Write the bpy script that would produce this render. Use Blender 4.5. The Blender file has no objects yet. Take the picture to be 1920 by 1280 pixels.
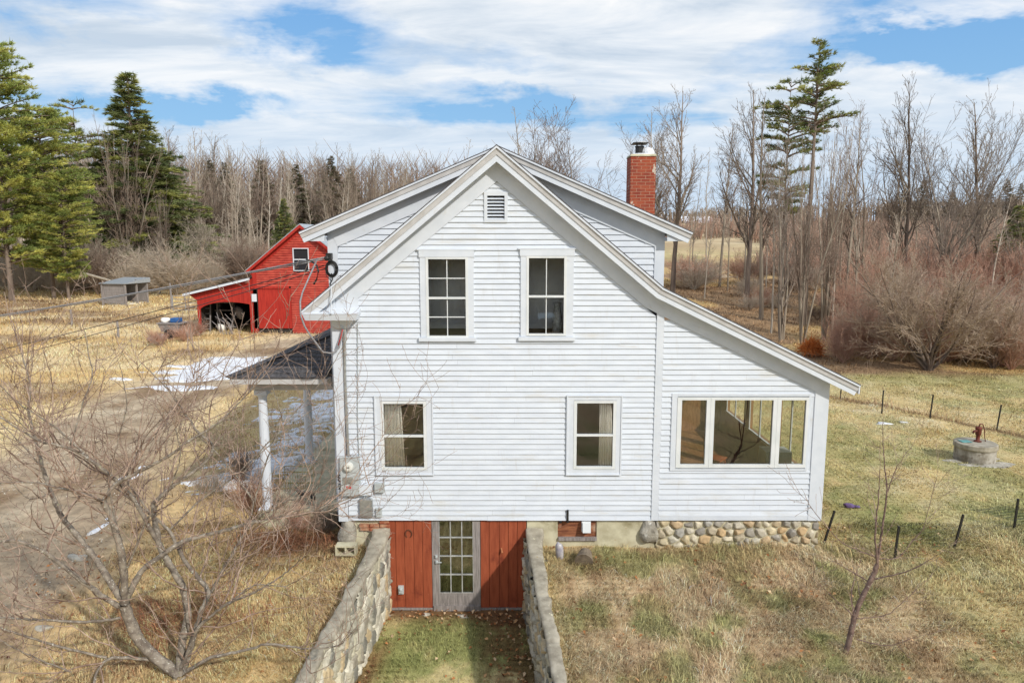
import bpy, math, random
import numpy as np
from mathutils import Vector
R = math.radians
random.seed(7); NR = np.random.default_rng(11)
S = bpy.context.scene; COL = S.collection

# ---------------------------------------------------------------- camera
PITCH, CAMY, CAMZ, FPX = R(8.1), -13.6, 7.49, 1333.0
cd = bpy.data.cameras.new('camera'); cam = bpy.data.objects.new('camera', cd); COL.objects.link(cam)
cd.sensor_width = 36; cd.lens = 25.0; cd.clip_end = 3000; cd.clip_start = .1
cam.location = (0, CAMY, CAMZ); cam.rotation_euler = (R(90) - PITCH, 0, 0); S.camera = cam
S.view_settings.view_transform = 'Standard'; S.view_settings.look = 'None'; S.view_settings.exposure = 0.0
# ---------------------------------------------------------------- sun and sky
LIGHT = Vector((-.85, 1.0, -.92)).normalized()
sd = bpy.data.lights.new('sun', 'SUN'); sd.energy = 3.3; sd.angle = R(1.8); sd.color = (1, .955, .88)
so = bpy.data.objects.new('sun', sd); COL.objects.link(so)
so.rotation_euler = LIGHT.to_track_quat('-Z', 'Y').to_euler()
SUN_EL = math.asin(-LIGHT.z); SUN_AZ = math.atan2(-LIGHT.x, -LIGHT.y)

def pdir(px, py):
    ax, ay = (px-960)/FPX, (640-py)/FPX
    return Vector((ax, math.cos(PITCH)+math.sin(PITCH)*ay, -math.sin(PITCH)+math.cos(PITCH)*ay)).normalized()

class NT:
    """tiny node helper"""
    def __init__(s, tree): s.t = tree; s.n = tree.nodes; s.l = tree.links
    def add(s, typ, **kw):
        n = s.n.new(typ)
        for k, v in kw.items(): setattr(n, k, v)
        return n
    def put(s, sock, v):
        if isinstance(v, bpy.types.NodeSocket): s.l.new(v, sock)
        else:
            if isinstance(v, (tuple, list)) and len(v) == 3 and sock.type == 'RGBA': v = (*v, 1)
            sock.default_value = v
    def m(s, op, a, b=0.0, c=0.0, clamp=False):
        n = s.add('ShaderNodeMath', operation=op, use_clamp=clamp)
        s.put(n.inputs[0], a); s.put(n.inputs[1], b); s.put(n.inputs[2], c); return n.outputs[0]
    def noise(s, vec, scale, detail=4, rough=.55, dist=0, out=0):
        n = s.add('ShaderNodeTexNoise'); s.put(n.inputs['Vector'], vec)
        for k, v in (('Scale', scale), ('Detail', detail), ('Roughness', rough), ('Distortion', dist)): n.inputs[k].default_value = v
        return n.outputs[out]
    def ramp(s, f, stops):
        n = s.add('ShaderNodeValToRGB'); s.put(n.inputs[0], f); e = n.color_ramp.elements
        while len(e) < len(stops): e.new(.5)
        for q, (p, c) in zip(e, stops):
            q.position = p; q.color = (c, c, c, 1) if not isinstance(c, tuple) else (*c, 1)
        return n.outputs[0]
    def mix(s, f, a, b, mode='MIX'):
        n = s.add('ShaderNodeMix', data_type='RGBA', blend_type=mode)
        s.put(n.inputs[0], f); s.put(n.inputs[6], a); s.put(n.inputs[7], b); return n.outputs[2]
    def mapping(s, vec, scale=(1, 1, 1), loc=(0, 0, 0)):
        n = s.add('ShaderNodeMapping'); s.put(n.inputs[0], vec); n.inputs['Scale'].default_value = scale; n.inputs['Location'].default_value = loc
        return n.outputs[0]
    def smooth(s, v, a, b):
        n = s.add('ShaderNodeMapRange', interpolation_type='SMOOTHSTEP'); s.put(n.inputs[0], v)
        n.inputs[1].default_value = a; n.inputs[2].default_value = b; return n.outputs[0]

world = bpy.data.worlds.new('World'); S.world = world; world.use_nodes = True
N = NT(world.node_tree); N.n.clear()
sky = N.add('ShaderNodeTexSky', sky_type='NISHITA', sun_disc=False, sun_elevation=SUN_EL, sun_rotation=SUN_AZ, altitude=100)
sky.air_density = 1.0; sky.dust_density = .6; sky.ozone_density = 1.6
tc = N.add('ShaderNodeTexCoord').outputs['Generated']
sep = N.add('ShaderNodeSeparateXYZ'); N.put(sep.inputs[0], tc); dx, dy, dz = sep.outputs
az = N.m('ARCTAN2', dx, dy); el = N.m('ARCSINE', dz)
cmb = N.add('ShaderNodeCombineXYZ'); h = N.m('ADD', N.m('MAXIMUM', dz, 0.0), .13)
N.put(cmb.inputs[0], N.m('DIVIDE', dx, h)); N.put(cmb.inputs[1], N.m('DIVIDE', dy, h)); N.put(cmb.inputs[2], 0.35)
pl = cmb.outputs[0]
n1 = N.noise(N.mapping(pl, (.55, .8, 1), (3.1, 1.7, 0)), 1.0, 9, .58, .55)
n2 = N.noise(N.mapping(pl, (1.3, 2.4, 1), (8.1, 4.2, 0)), 1.4, 8, .62, .8)
warp = N.noise(N.mapping(tc, (1, 1, 2.2)), 5.0, 6, .6, .2, out=1)
ws = N.add('ShaderNodeSeparateXYZ'); N.put(ws.inputs[0], warp)
azw = N.m('ADD', az, N.m('MULTIPLY', N.m('SUBTRACT', ws.outputs[0], .5), .34))
elw = N.m('ADD', el, N.m('MULTIPLY', N.m('SUBTRACT', ws.outputs[1], .5), .16))
dens = N.m('ADD', N.m('MULTIPLY', n1, .75), N.m('MULTIPLY', n2, .35))
def blob(px, py, rx, ry, w):
    global dens
    d = pdir(px, py); a0, e0 = math.atan2(d.x, d.y), math.asin(d.z)
    qa = N.m('DIVIDE', N.m('SUBTRACT', azw, a0), rx/FPX); qe = N.m('DIVIDE', N.m('SUBTRACT', elw, e0), ry/FPX)
    r2 = N.m('ADD', N.m('MULTIPLY', qa, qa), N.m('MULTIPLY', qe, qe))
    dens = N.m('ADD', dens, N.m('MULTIPLY', N.m('EXPONENT', N.m('MULTIPLY', r2, -1.0)), w))
for b in SKYBLOBS if 'SKYBLOBS' in globals() else [
    (560, 50, 140, 60, -.32), (1040, 215, 360, 40, -.36), (780, 120, 200, 26, -.16), (60, 10, 200, 30, -.24), (340, 200, 130, 26, -.3),
    (150, 215, 140, 28, -.2), (1500, 60, 200, 40, -.22), (1850, 80, 260, 40, -.18), (1650, 110, 200, 26, -.16), (1345, 235, 60, 30, -.22), (1480, 200, 500, 60, .10), (1750, 250, 400, 90, .26), (1350, 330, 500, 70, .22), (330, 330, 500, 60, .15),
    (330, 80, 300, 60, .16), (560, 180, 260, 60, .14), (1230, 70, 230, 80, .2), (1600, 135, 60, 26, .2), (700, 270, 500, 40, .1),
    (1000, 160, 120, 18, .14), (1750, 30, 120, 18, .14)]:
    blob(*b)
cl = N.ramp(dens, [(.36, 0.0), (.46, .55), (.59, 1.0)])
shade = N.noise(N.mapping(pl, (.8, 1.6, 1), (1.1, 9.3, 0)), 1.7, 7, .6, .5)
ccol = N.ramp(shade, [(.34, (.58, .68, .80)), (.48, (.80, .86, .93)), (.62, (1.02, 1.02, 1.02))])
hor = N.smooth(dz, -.02, .30)
ccol = N.mix(hor, (.60, .74, .90), ccol)
skyc = N.mix(1.0, sky.outputs[0], (.115, .115, .12), 'MULTIPLY')
skyc = N.mix(.86, skyc, N.ramp(dz, [(0.0, (.52, .73, .93)), (.14, (.29, .56, .87)), (.32, (.18, .43, .82)), (.6, (.08, .24, .62))]))
fin = N.mix(cl, skyc, ccol)
bg = N.add('ShaderNodeBackground'); N.put(bg.inputs[0], fin); bg.inputs[1].default_value = 1.0
ow = N.add('ShaderNodeOutputWorld'); N.l.new(bg.outputs[0], ow.inputs[0])

# ---------------------------------------------------------------- helpers
def hexc(r, g, b):
    f = lambda c: (c/255/12.92 if c/255 <= .04045 else ((c/255+.055)/1.055)**2.4)
    return (f(r), f(g), f(b))

def pm(name, c1, c2=None, scale=6.0, stretch=(1, 1, 1), rough=.7, bump=0.0, bscale=40.0, spots=None, attr=None, rnd=0.0, metallic=0.0, spec=.4, lo=.38, hi=.62, bdist=.01):
    """procedural material: two colours mixed by noise, optional spots, per-object variation, vertex colour"""
    m = bpy.data.materials.new(name); m.use_nodes = True; q = NT(m.node_tree)
    bs = q.n['Principled BSDF']; bs.inputs['Roughness'].default_value = rough; bs.inputs['Metallic'].default_value = metallic
    bs.inputs['Specular IOR Level'].default_value = spec
    co = q.add('ShaderNodeTexCoord').outputs['Object']; v = q.mapping(co, stretch)
    if attr:
        base = q.add('ShaderNodeAttribute', attribute_name=attr).outputs[0]
        if c1 is not None:
            base = q.mix(q.ramp(q.noise(v, scale, 6, .62), [(lo, 0.), (hi, 1.)]), q.mix(1, base, c1, 'MULTIPLY'), q.mix(1, base, c2, 'MULTIPLY'))
    else:
        base = q.mix(q.ramp(q.noise(v, scale, 6, .62), [(lo, 0.), (hi, 1.)]), c1, c2 or c1)
    for sp in (spots or []):
        col, sc, a, b = sp[:4]; vv = q.mapping(co, sp[4] if len(sp) > 4 else (1, 1, 1), (3.3, 1.2, 7.7))
        base = q.mix(q.ramp(q.noise(vv, sc, 5, .6), [(a, 0.), (b, 1.)]), base, col)
    if rnd:
        o = q.add('ShaderNodeObjectInfo').outputs['Random']
        hs = q.add('ShaderNodeHueSaturation'); q.put(hs.inputs['Color'], base)
        q.put(hs.inputs['Value'], q.m('ADD', q.m('MULTIPLY', o, rnd*2), 1-rnd)); base = hs.outputs[0]
    q.put(bs.inputs['Base Color'], base)
    if bump:
        bn = q.add('ShaderNodeBump'); bn.inputs['Strength'].default_value = bump; bn.inputs['Distance'].default_value = bdist
        q.put(bn.inputs['Height'], q.noise(v, bscale, 6, .65)); q.l.new(bn.outputs[0], bs.inputs['Normal'])
    return m

def tag(o, label=None, cat=None, group=None, kind=None):
    if label: o['label'] = label
    if cat: o['category'] = cat
    if group: o['group'] = group
    if kind: o['kind'] = kind
    return o

def thing(name, label, cat, loc=(0, 0, 0), group=None, kind=None, rotz=0):
    o = bpy.data.objects.new(name, None); o.empty_display_size = .2; COL.objects.link(o)
    o.location = loc; o.rotation_euler = (0, 0, rotz); return tag(o, label, cat, group, kind)

def mesh_np(name, V, F, mat, parent=None, smooth=False, cols=None, off=True):
    """V (n,3) array; F: list of index tuples or an (m,k) int array"""
    me = bpy.data.meshes.new(name); V = np.asarray(V, dtype=np.float32).reshape(-1, 3).copy()
    p = parent
    while off and p is not None: V -= np.array(p.location[:], dtype=np.float32); p = p.parent
    if isinstance(F, np.ndarray):
        k = F.shape[1]; nf = len(F)
        me.vertices.add(len(V)); me.vertices.foreach_set('co', V.ravel())
        me.loops.add(nf*k); me.loops.foreach_set('vertex_index', F.astype(np.int32).ravel())
        me.polygons.add(nf); me.polygons.foreach_set('loop_start', np.arange(nf, dtype=np.int32)*k)
        me.update(calc_edges=True); me.validate()
    else:
        me.from_pydata(V.tolist(), [], F); me.update()
    if smooth: me.polygons.foreach_set('use_smooth', [True]*len(me.polygons))
    if cols is not None:
        a = me.color_attributes.new('Col', 'FLOAT_COLOR', 'POINT')
        cc = np.ones((len(V), 4), dtype=np.float32); cc[:, :3] = cols; a.data.foreach_set('color', cc.ravel())
    if mat: me.materials.append(mat)
    o = bpy.data.objects.new(name, me); COL.objects.link(o); o.parent = parent
    return o

class MB:
    def __init__(s): s.v = []; s.f = []
    def quad(s, *p):
        n = len(s.v); s.v += [tuple(q) for q in p]; s.f.append(tuple(range(n, n+len(p)))); return s
    def hexa(s, p):      # 8 points: bottom 4 ccw, top 4 ccw
        n = len(s.v); s.v += [tuple(q) for q in p]
        for f in ((3, 2, 1, 0), (4, 5, 6, 7), (0, 1, 5, 4), (1, 2, 6, 5), (2, 3, 7, 6), (3, 0, 4, 7)): s.f.append(tuple(n+i for i in f))
        return s
    def box(s, x0, x1, y0, y1, z0, z1):
        return s.hexa([(x0, y0, z0), (x1, y0, z0), (x1, y1, z0), (x0, y1, z0), (x0, y0, z1), (x1, y0, z1), (x1, y1, z1), (x0, y1, z1)])
    def prism(s, poly, y0, y1):   # poly in xz, ccw seen from the front (-y)
        n = len(s.v); k = len(poly)
        s.v += [(x, y0, z) for x, z in poly] + [(x, y1, z) for x, z in poly]
        s.f.append(tuple(range(n, n+k))); s.f.append(tuple(range(n+2*k-1, n+k-1, -1)))
        for i in range(k): j = (i+1) % k; s.f.append((n+j, n+i, n+k+i, n+k+j))
        return s
    def tube(s, pts, rad, sides=6, cap=True):
        pts = [Vector(p) for p in pts]; rad = rad if isinstance(rad, (list, tuple)) else [rad]*len(pts)
        n = len(s.v); up = Vector((.13, .31, .94)).normalized()
        for i, p in enumerate(pts):
            d = (pts[min(i+1, len(pts)-1)] - pts[max(i-1, 0)])
            d = d.normalized() if d.length > 1e-9 else Vector((0, 0, 1))
            a = d.cross(up)
            if a.length < .05: a = d.cross(Vector((1, 0, 0)))
            a.normalize(); b = d.cross(a)
            for k in range(sides):
                t = 2*math.pi*k/sides; s.v.append(tuple(p + (a*math.cos(t) + b*math.sin(t))*rad[i]))
        for i in range(len(pts)-1):
            for k in range(sides):
                k2 = (k+1) % sides; a = n+i*sides; s.f.append((a+k, a+k2, a+sides+k2, a+sides+k))
        if cap:
            s.f.append(tuple(n+k for k in range(sides-1, -1, -1))); m = n+(len(pts)-1)*sides; s.f.append(tuple(m+k for k in range(sides)))
        return s
    def bar(s, a, b, w, h=None):      # square bar between two points
        h = h or w; a, b = Vector(a), Vector(b); d = (b-a).normalized(); u = Vector((0, 0, 1)) if abs(d.z) < .9 else Vector((0, 1, 0))
        x = d.cross(u).normalized()*w/2; y = d.cross(x).normalized()*h/2
        return s.hexa([a-x-y, a+x-y, a+x+y, a-x+y, b-x-y, b+x-y, b+x+y, b-x+y])
    def lathe(s, c, prof, n=16):      # prof: (r, z) list from the bottom up
        b = len(s.v)
        for r, z in prof:
            for k in range(n): t = 2*math.pi*k/n; s.v.append((c[0]+r*math.cos(t), c[1]+r*math.sin(t), c[2]+z))
        for i in range(len(prof)-1):
            for k in range(n): k2 = (k+1) % n; s.f.append((b+i*n+k, b+i*n+k2, b+(i+1)*n+k2, b+(i+1)*n+k))
        s.f.append(tuple(b+k for k in range(n-1, -1, -1))); m = b+(len(prof)-1)*n; s.f.append(tuple(m+k for k in range(n)))
        return s
    def lump(s, c, r, seed=0, sub=2, rough=.25, flat=1.0):
        rg = np.random.default_rng(seed); import bmesh
        bm = bmesh.new(); bmesh.ops.create_icosphere(bm, subdivisions=sub, radius=1); n = len(s.v)
        ph = rg.uniform(0, 6, (5, 3)); fr = rg.uniform(1.2, 3.2, (5, 3))
        for v in bm.verts:
            p = np.array(v.co); k = 1+rough*sum(math.sin(np.dot(fr[i], p)+ph[i, 0]) for i in range(5))/2.6
            s.v.append((c[0]+p[0]*r[0]*k, c[1]+p[1]*r[1]*k, c[2]+p[2]*r[2]*k*flat))
        for f in bm.faces: s.f.append(tuple(n+v.index for v in f.verts))
        bm.free(); return s
    def build(s, name, mat, parent=None, smooth=False): return mesh_np(name, s.v, s.f, mat, parent, smooth)

def W(px, py, Y):
    """photo direction met with the upright plane y = Y (used to read real sizes off known planes)"""
    d = pdir(px, py); t = (Y-CAMY)/d.y; return Vector((d.x*t, Y, CAMZ+d.z*t))
def Wx(px, py, Y): return W(px, py, Y).x
def Wz(py, Y): return W(960, py, Y).z

# value noise
_T = np.random.default_rng(5).random((256, 256))
def vnoise(x, y):
    x = np.asarray(x, float); y = np.asarray(y, float); xi = np.floor(x).astype(int); yi = np.floor(y).astype(int); fx = x-xi; fy = y-yi
    fx = fx*fx*(3-2*fx); fy = fy*fy*(3-2*fy); g = lambda a, b: _T[a & 255, b & 255]
    return (g(xi, yi)*(1-fx)+g(xi+1, yi)*fx)*(1-fy)+(g(xi, yi+1)*(1-fx)+g(xi+1, yi+1)*fx)*fy
def fbm(x, y, o=4, seed=0):
    a, t, s_ = .5, 0, 0; x = np.asarray(x, float)+seed*17.3; y = np.asarray(y, float)+seed*9.1
    for i in range(o): t = t+a*vnoise(x, y); s_ += a; x = x*2.03+5.1; y = y*2.03+3.7; a *= .5
    return t/s_
def sstep(a, b, x): t = np.clip((np.asarray(x, float)-a)/(b-a), 0, 1); return t*t*(3-2*t)

# ---------------------------------------------------------------- terrain
def xl_in(y): return -2.49+.107*np.minimum(y, 0)     # inner faces of the two retaining walls
def xr_in(y): return .30-.077*np.minimum(y, 0)
def H(x, y, fine=True):
    x = np.asarray(x, float); y = np.asarray(y, float)
    z = 1.36+.06*np.minimum(y, 0)*1.0
    right = sstep(-6, 14, x)
    z = z+(1-right)*.032*np.maximum(y-6, 0)+right*.066*np.maximum(y-31, 0)
    z = z-.0*x
    z = np.where(y > 210, z-(y-210)*right*.05-(1-right)*.03*(y-210), z)
    z = z+(fbm(x*.12, y*.12, 3, 2)-.5)*.5*sstep(8, 30, np.hypot(x, y-2))
    z = z+(fbm(x*.7, y*.7, 3, 4)-.5)*.14
    # low mound before the barn door
    z = z+.30*np.exp(-(((x+11.6)/2.0)**2+((y-25.0)/1.1)**2))
    walk = 0.0+.015*y
    inside = sstep(-.05, .05, x-(xl_in(y)-.10))*sstep(-.05, .05, (xr_in(y)+.10)-x)*(1-sstep(.12, .3, y))
    z = z*(1-inside)+(walk+(fbm(x*1.4, y*1.4, 3, 8)-.5)*.08)*inside
    # dug out under the porch and house so nothing pokes through floors
    hs = sstep(-6.0, -5.6, x)*(1-sstep(6.0, 6.4, x))*sstep(1.2, 1.6, y)*(1-sstep(9.2, 9.8, y))
    return z-hs*.5
def G(px, py):
    d = pdir(px, py); t = 3.0
    for _ in range(4000):
        p = Vector((0, CAMY, CAMZ))+d*t
        if p.z <= float(H(p.x, p.y)): break
        t += max(.02, (p.z-float(H(p.x, p.y)))*.6)
        if t > 900: break
    return p
# ---------------------------------------------------------------- ground colours (the turf itself: straw, green, dirt)
def poly_dist(x, y, pts):
    d = np.full(np.shape(x), 1e9)
    for (ax, ay), (bx, by) in zip(pts[:-1], pts[1:]):
        vx, vy = bx-ax, by-ay; t = np.clip(((x-ax)*vx+(y-ay)*vy)/(vx*vx+vy*vy), 0, 1)
        d = np.minimum(d, np.hypot(x-ax-t*vx, y-ay-t*vy))
    return d
DRIVE = [(lambda p: (p.x, p.y))(G(px, py)) for px, py in ((-330, 1280), (-60, 1090), (60, 960), (140, 870), (215, 795), (300, 745), (400, 712), (490, 680), (540, 655))]
STRAW, PALE, GREEN, DGREEN = hexc(192, 170, 122), hexc(212, 192, 152), hexc(138, 140, 84), hexc(108, 116, 66)
OCHRE, BROWN, DIRT, LITTER = hexc(190, 160, 110), hexc(140, 110, 80), hexc(156, 138, 114), hexc(122, 90, 66)
def lerp(a, b, t): return a*(1-t[..., None])+np.array(b)*t[..., None]
def GC(x, y):
    x = np.asarray(x, float); y = np.asarray(y, float)
    n1, n2, n3, n4 = fbm(x*.45, y*.45, 4, 1), fbm(x*1.7, y*1.7, 4, 3), fbm(x*.16, y*.16, 3, 6), fbm(x*5, y*5, 3, 9)
    c = np.zeros(x.shape+(3,))+np.array(STRAW)
    c = lerp(c, PALE, sstep(.45, .7, n2)*.8)
    # right lawn: patches of green; strongest beside the house and in the hollow by the front fence
    gr = sstep(.42, .62, n1*.6+n2*.4)*.55*sstep(4, 8, x)
    gr = np.maximum(gr, .85*np.exp(-(((x-8.2)/1.6)**2+((y-1.5)/3.0)**2))*sstep(.3, .6, n2+.1))
    gr = np.maximum(gr, .9*np.exp(-(((x-11.8)/2.4)**2+((y-1.6)/1.6)**2))*sstep(.35, .6, n2+.08))
    gr = np.maximum(gr, .6*np.exp(-(((x-20)/8)**2+((y-17.5)/2.5)**2)))
    # bank in front of the wing: grey green tufts
    fb = sstep(.5, 1.2, x)*(1-sstep(6.5, 8, x))*(1-sstep(-.2, .3, y))
    gr = np.maximum(gr, fb*sstep(.44, .6, n2)*.7); gr = np.maximum(gr, fb*.75*np.exp(-((y+.45)/.35)**2)*sstep(.35, .6, n1+n2*.3))
    c = lerp(c, hexc(190, 166, 136), fb*.7); c = lerp(c, GREEN, gr); c = lerp(c, DGREEN, gr*sstep(.5, .7, n4)*.8)
    c = lerp(c, hexc(160, 128, 96), fb*sstep(.5, .68, fbm(x*2.5, y*1.2, 4, 12))*.45)
    # left bank golden
    lb = (1-sstep(-3.2, -2.6, x))*(1-sstep(2, 5, y)); c = lerp(c, hexc(202, 172, 122), lb*.75); c = lerp(c, hexc(162, 134, 100), lb*sstep(.5, .7, n2)*.6)
    c = lerp(c, hexc(120, 88, 64), np.exp(-(((x+4.4)/1.5)**2+((y-.2)/.55)**2))*.9)
    # back left field: ochre with dull brown tracks
    bl = (1-sstep(-6, -2, x))*sstep(8, 16, y); c = lerp(c, OCHRE, bl*.7)
    c = lerp(c, hexc(138, 112, 84), bl*sstep(.46, .60, fbm(x*.12, y*.4, 4, 15))*.9); c = lerp(c, hexc(206, 186, 148), bl*sstep(.5, .66, fbm(x*.3, y*.6, 4, 16))*.7)
    # under the thicket and woods
    rb = sstep(3, 8, x)*sstep(18.5, 21, y+fbm(x*.4, y*.4, 3, 2)*3-(x-15)*-.02)*(1-sstep(75, 95, y)); c = lerp(c, hexc(136, 106, 82), rb*.85)
    c = lerp(c, hexc(196, 166, 112), rb*sstep(.52, .66, n3)*.8)
    lw = (1-sstep(-22, -8, x-.0*y))*sstep(52, 60, y); c = lerp(c, hexc(120, 98, 76), lw*.85)
    far = sstep(80, 120, y)*sstep(0, 20, x); c = lerp(c, hexc(190, 172, 140), far*.9); c = lerp(c, hexc(146, 120, 90), far*sstep(.36, .56, fbm(x*.03, y*.09, 4, 19))*.7)
    # walkway between the walls
    wk = sstep(-.06, .06, x-(xl_in(y)-.08))*sstep(-.06, .06, (xr_in(y)+.08)-x)*(1-sstep(.1, .3, y))
    w = np.zeros_like(c)+np.array(hexc(196, 180, 130)); g2 = sstep(.36, .56, n2*.5+n4*.25+.25*np.exp(-(((y+1.1)/1.0)**2)))
    w = lerp(w, hexc(142, 144, 90), g2*(1-.75*sstep(-1.6, -3.2, y))); w = lerp(w, hexc(116, 122, 72), g2*sstep(.5, .7, n4)*.6)
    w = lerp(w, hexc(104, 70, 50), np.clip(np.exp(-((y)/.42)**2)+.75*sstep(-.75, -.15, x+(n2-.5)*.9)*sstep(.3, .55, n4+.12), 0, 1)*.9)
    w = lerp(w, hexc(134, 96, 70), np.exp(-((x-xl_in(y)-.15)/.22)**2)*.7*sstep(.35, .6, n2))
    c = c*(1-wk[..., None])+w*wk[..., None]
    # dirt of the driveway
    d = poly_dist(x, y, DRIVE)+(n2-.5)*1.6; wd = 2.2+.0*np.maximum(y, 0)
    t = 1-sstep(wd-.7, wd+.8, d); dc = np.zeros_like(c)+np.array(DIRT)
    dc = lerp(dc, hexc(184, 168, 142), sstep(.5, .7, n2)*.8); dc = lerp(dc, hexc(128, 106, 80), sstep(.52, .66, fbm(x*.9, y*.5, 4, 20))*.9)
    c = c*(1-t[..., None])+dc*t[..., None]
    pb_ = np.exp(-(((x+7.5)/3.0)**2+((y-5.5)/5)**2)); c = lerp(c, hexc(134, 112, 88), pb_*.7*sstep(.3, .55, n2))
    fbk = np.exp(-((y-.2*np.sin(x)-(FB0+FB1*(x-11)))/.35)**2)*sstep(10, 11, x)
    c = lerp(c, hexc(128, 98, 72), fbk*.8)
    g = (c*np.array([.3, .5, .2])).sum(-1, keepdims=True); c = c*.95+g*.05*np.array([1.02, 1.0, .97]); return c*1.25*(.90+.20*n4[..., None])
# rear fence line y = FB0+FB1*(x-11)
_a, _b = G(1575, 748), G(1868, 808); FB1 = (_b.y-_a.y)/(_b.x-_a.x); FB0 = _a.y+FB1*(11-_a.x)

def axis(parts):
    out = []
    for a, b, st in parts: out.append(np.arange(a, b, st))
    return np.concatenate(out+[[parts[-1][1]]])
def grow(a, b, st, k):
    o = [a]
    while abs(o[-1]) < abs(b): o.append(o[-1]+math.copysign(st, b-a)); st *= k
    return np.array(o)
gx = np.concatenate([grow(-14, -1000, .2, 1.045)[::-1], np.arange(-13.9, -3.6, .12), np.arange(-3.6, 1.3, .045), np.arange(1.3, 20, .12), grow(20, 1000, .2, 1.045)])
gy = np.concatenate([grow(-7, -60, .3, 1.2)[::-1], np.arange(-6.9, 6, .1), grow(6, 1400, .14, 1.02)])
gx = np.unique(gx); gy = np.unique(gy)
X, Y = np.meshgrid(gx, gy); Zg = H(X, Y); nx, ny = len(gx), len(gy)
idx = np.arange(nx*ny).reshape(ny, nx)
GF = np.stack([idx[:-1, :-1], idx[:-1, 1:], idx[1:, 1:], idx[1:, :-1]], -1).reshape(-1, 4)
m_ground = pm('turf', (.80, .80, .78), (1.12, 1.12, 1.1), 9, attr='Col', rough=.95, bump=.8, bscale=22, spec=.1, bdist=.04, lo=.3, hi=.7)
tag(mesh_np('ground', np.stack([X, Y, Zg], -1), GF, m_ground, smooth=True, cols=GC(X, Y).reshape(-1, 3)), kind='structure')

def sheet(name, x0, x1, y0, y1, st, fn, mat, colfn, **kw):
    """a draped sheet on a fine grid, keeping the cells where fn (height above the ground) is positive"""
    ax = np.arange(x0, x1, st); ay = np.arange(y0, y1, st); A, B = np.meshgrid(ax, ay); h = fn(A, B)
    i = np.arange(A.size).reshape(A.shape); F = np.stack([i[:-1, :-1], i[:-1, 1:], i[1:, 1:], i[1:, :-1]], -1).reshape(-1, 4)
    F = F[(h.ravel()[F] > -.002).any(1)]; used, inv = np.unique(F, return_inverse=True); F = inv.reshape(F.shape)
    V = np.stack([A, B, H(A, B)+h], -1).reshape(-1, 3)[used]
    c = colfn(V[:, 0], V[:, 1]) if colfn else None
    o = mesh_np(name, V, F, mat, smooth=True, cols=c); return tag(o, **kw)
m_dirt = pm('drive_dirt', (.78, .78, .78), (1.14, 1.13, 1.12), 5, attr='Col', rough=.95, bump=.7, bscale=30, spec=.1, bdist=.02, spots=[(hexc(200, 190, 172), 60, .66, .70), (hexc(104, 90, 74), 14, .62, .74)])
sheet('driveway', -42, -2, -6, 45, .25, lambda x, y: np.where((poly_dist(x, y, DRIVE) < 3.6+.02*np.maximum(y, 0)) & (x < -5.9), .012, -.05), m_dirt, GC, kind='structure')

# ---------------------------------------------------------------- grass: real blades as one mesh
def blades(name, n_try, region, dfn, length, width, mat, kind='stuff', label=None, cat=None, seed=1, lean=.8, colmul=1.0, cfn=GC, jitter=.22):
    rg = np.random.default_rng(seed); x0, x1, y0, y1 = region
    x = rg.uniform(x0, x1, n_try); y = rg.uniform(y0, y1, n_try)
    keep = rg.random(n_try) < dfn(x, y); x, y = x[keep], y[keep]; n = len(x)
    # clump: pull blades towards shared tuft centres
    cx, cy = np.floor(x/.16)*.16+.08, np.floor(y/.16)*.16+.08
    pull = rg.random(n)*.7; x = x*(1-pull)+cx*pull+rg.normal(0, .02, n); y = y*(1-pull)+cy*pull+rg.normal(0, .02, n)
    z = H(x, y)-.01; dist = np.hypot(x, y-CAMY)
    L = length*(.5+.9*rg.random(n))*(.2+1.7*fbm(x*1.5, y*1.5, 3, 31)); wd = width*(.6+.8*rg.random(n))*(1+.05*np.maximum(dist-12, 0))
    a = 2*np.pi*fbm(x*.35, y*.35, 2, 40)*2.2+rg.normal(0, 1.0, n); ln = lean*(.35+.8*rg.random(n))
    dx_, dy_ = np.cos(a), np.sin(a); fx, fy = -dy_, dx_
    face = rg.uniform(-.8, .8, n); wx, wy = fx*np.cos(face)+dx_*np.sin(face), fy*np.cos(face)+dy_*np.sin(face)
    P0 = np.stack([x-wx*wd/2, y-wy*wd/2, z], -1); P1 = np.stack([x+wx*wd/2, y+wy*wd/2, z], -1)
    mx, my, mz = x+dx_*L*.35*ln, y+dy_*L*.35*ln, z+L*.55*np.sqrt(np.clip(1-.4*ln, .15, 1))
    P2 = np.stack([mx+wx*wd*.4, my+wy*wd*.4, mz], -1); P3 = np.stack([mx-wx*wd*.4, my-wy*wd*.4, mz], -1)
    tx, ty, tz = x+dx_*L*ln, y+dy_*L*ln, z+L*np.clip(1.05-.8*ln, .05, 1)
    P4 = np.stack([tx, ty, tz], -1)
    V = np.stack([P0, P1, P2, P3, P4], 1).reshape(-1, 3); b = np.arange(n)[:, None]*5
    F = np.concatenate([b+np.array([0, 1, 2]), b+np.array([0, 2, 3]), b+np.array([3, 2, 4])])
    c = cfn(x, y)*(1+rg.normal(0, jitter, n))[:, None]*colmul; k = rg.random(n); c[k < .14] *= np.array([1.5, 1.46, 1.4]); c[(k > .86)] *= np.array([.55, .5, .45])
    c = np.repeat(np.clip(c, .02, .8), 5, 0)
    return tag(mesh_np(name, V, F, mat, cols=c), label, cat, kind=kind)
m_grass = pm('dry_grass', None, attr='Col', rough=.8, spec=.15)
_q = NT(m_grass.node_tree); _b = _q.n['Principled BSDF']
_tr = _q.add('ShaderNodeBsdfTranslucent'); _at = _q.add('ShaderNodeAttribute', attribute_name='Col'); _q.l.new(_at.outputs[0], _tr.inputs[0])
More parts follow.
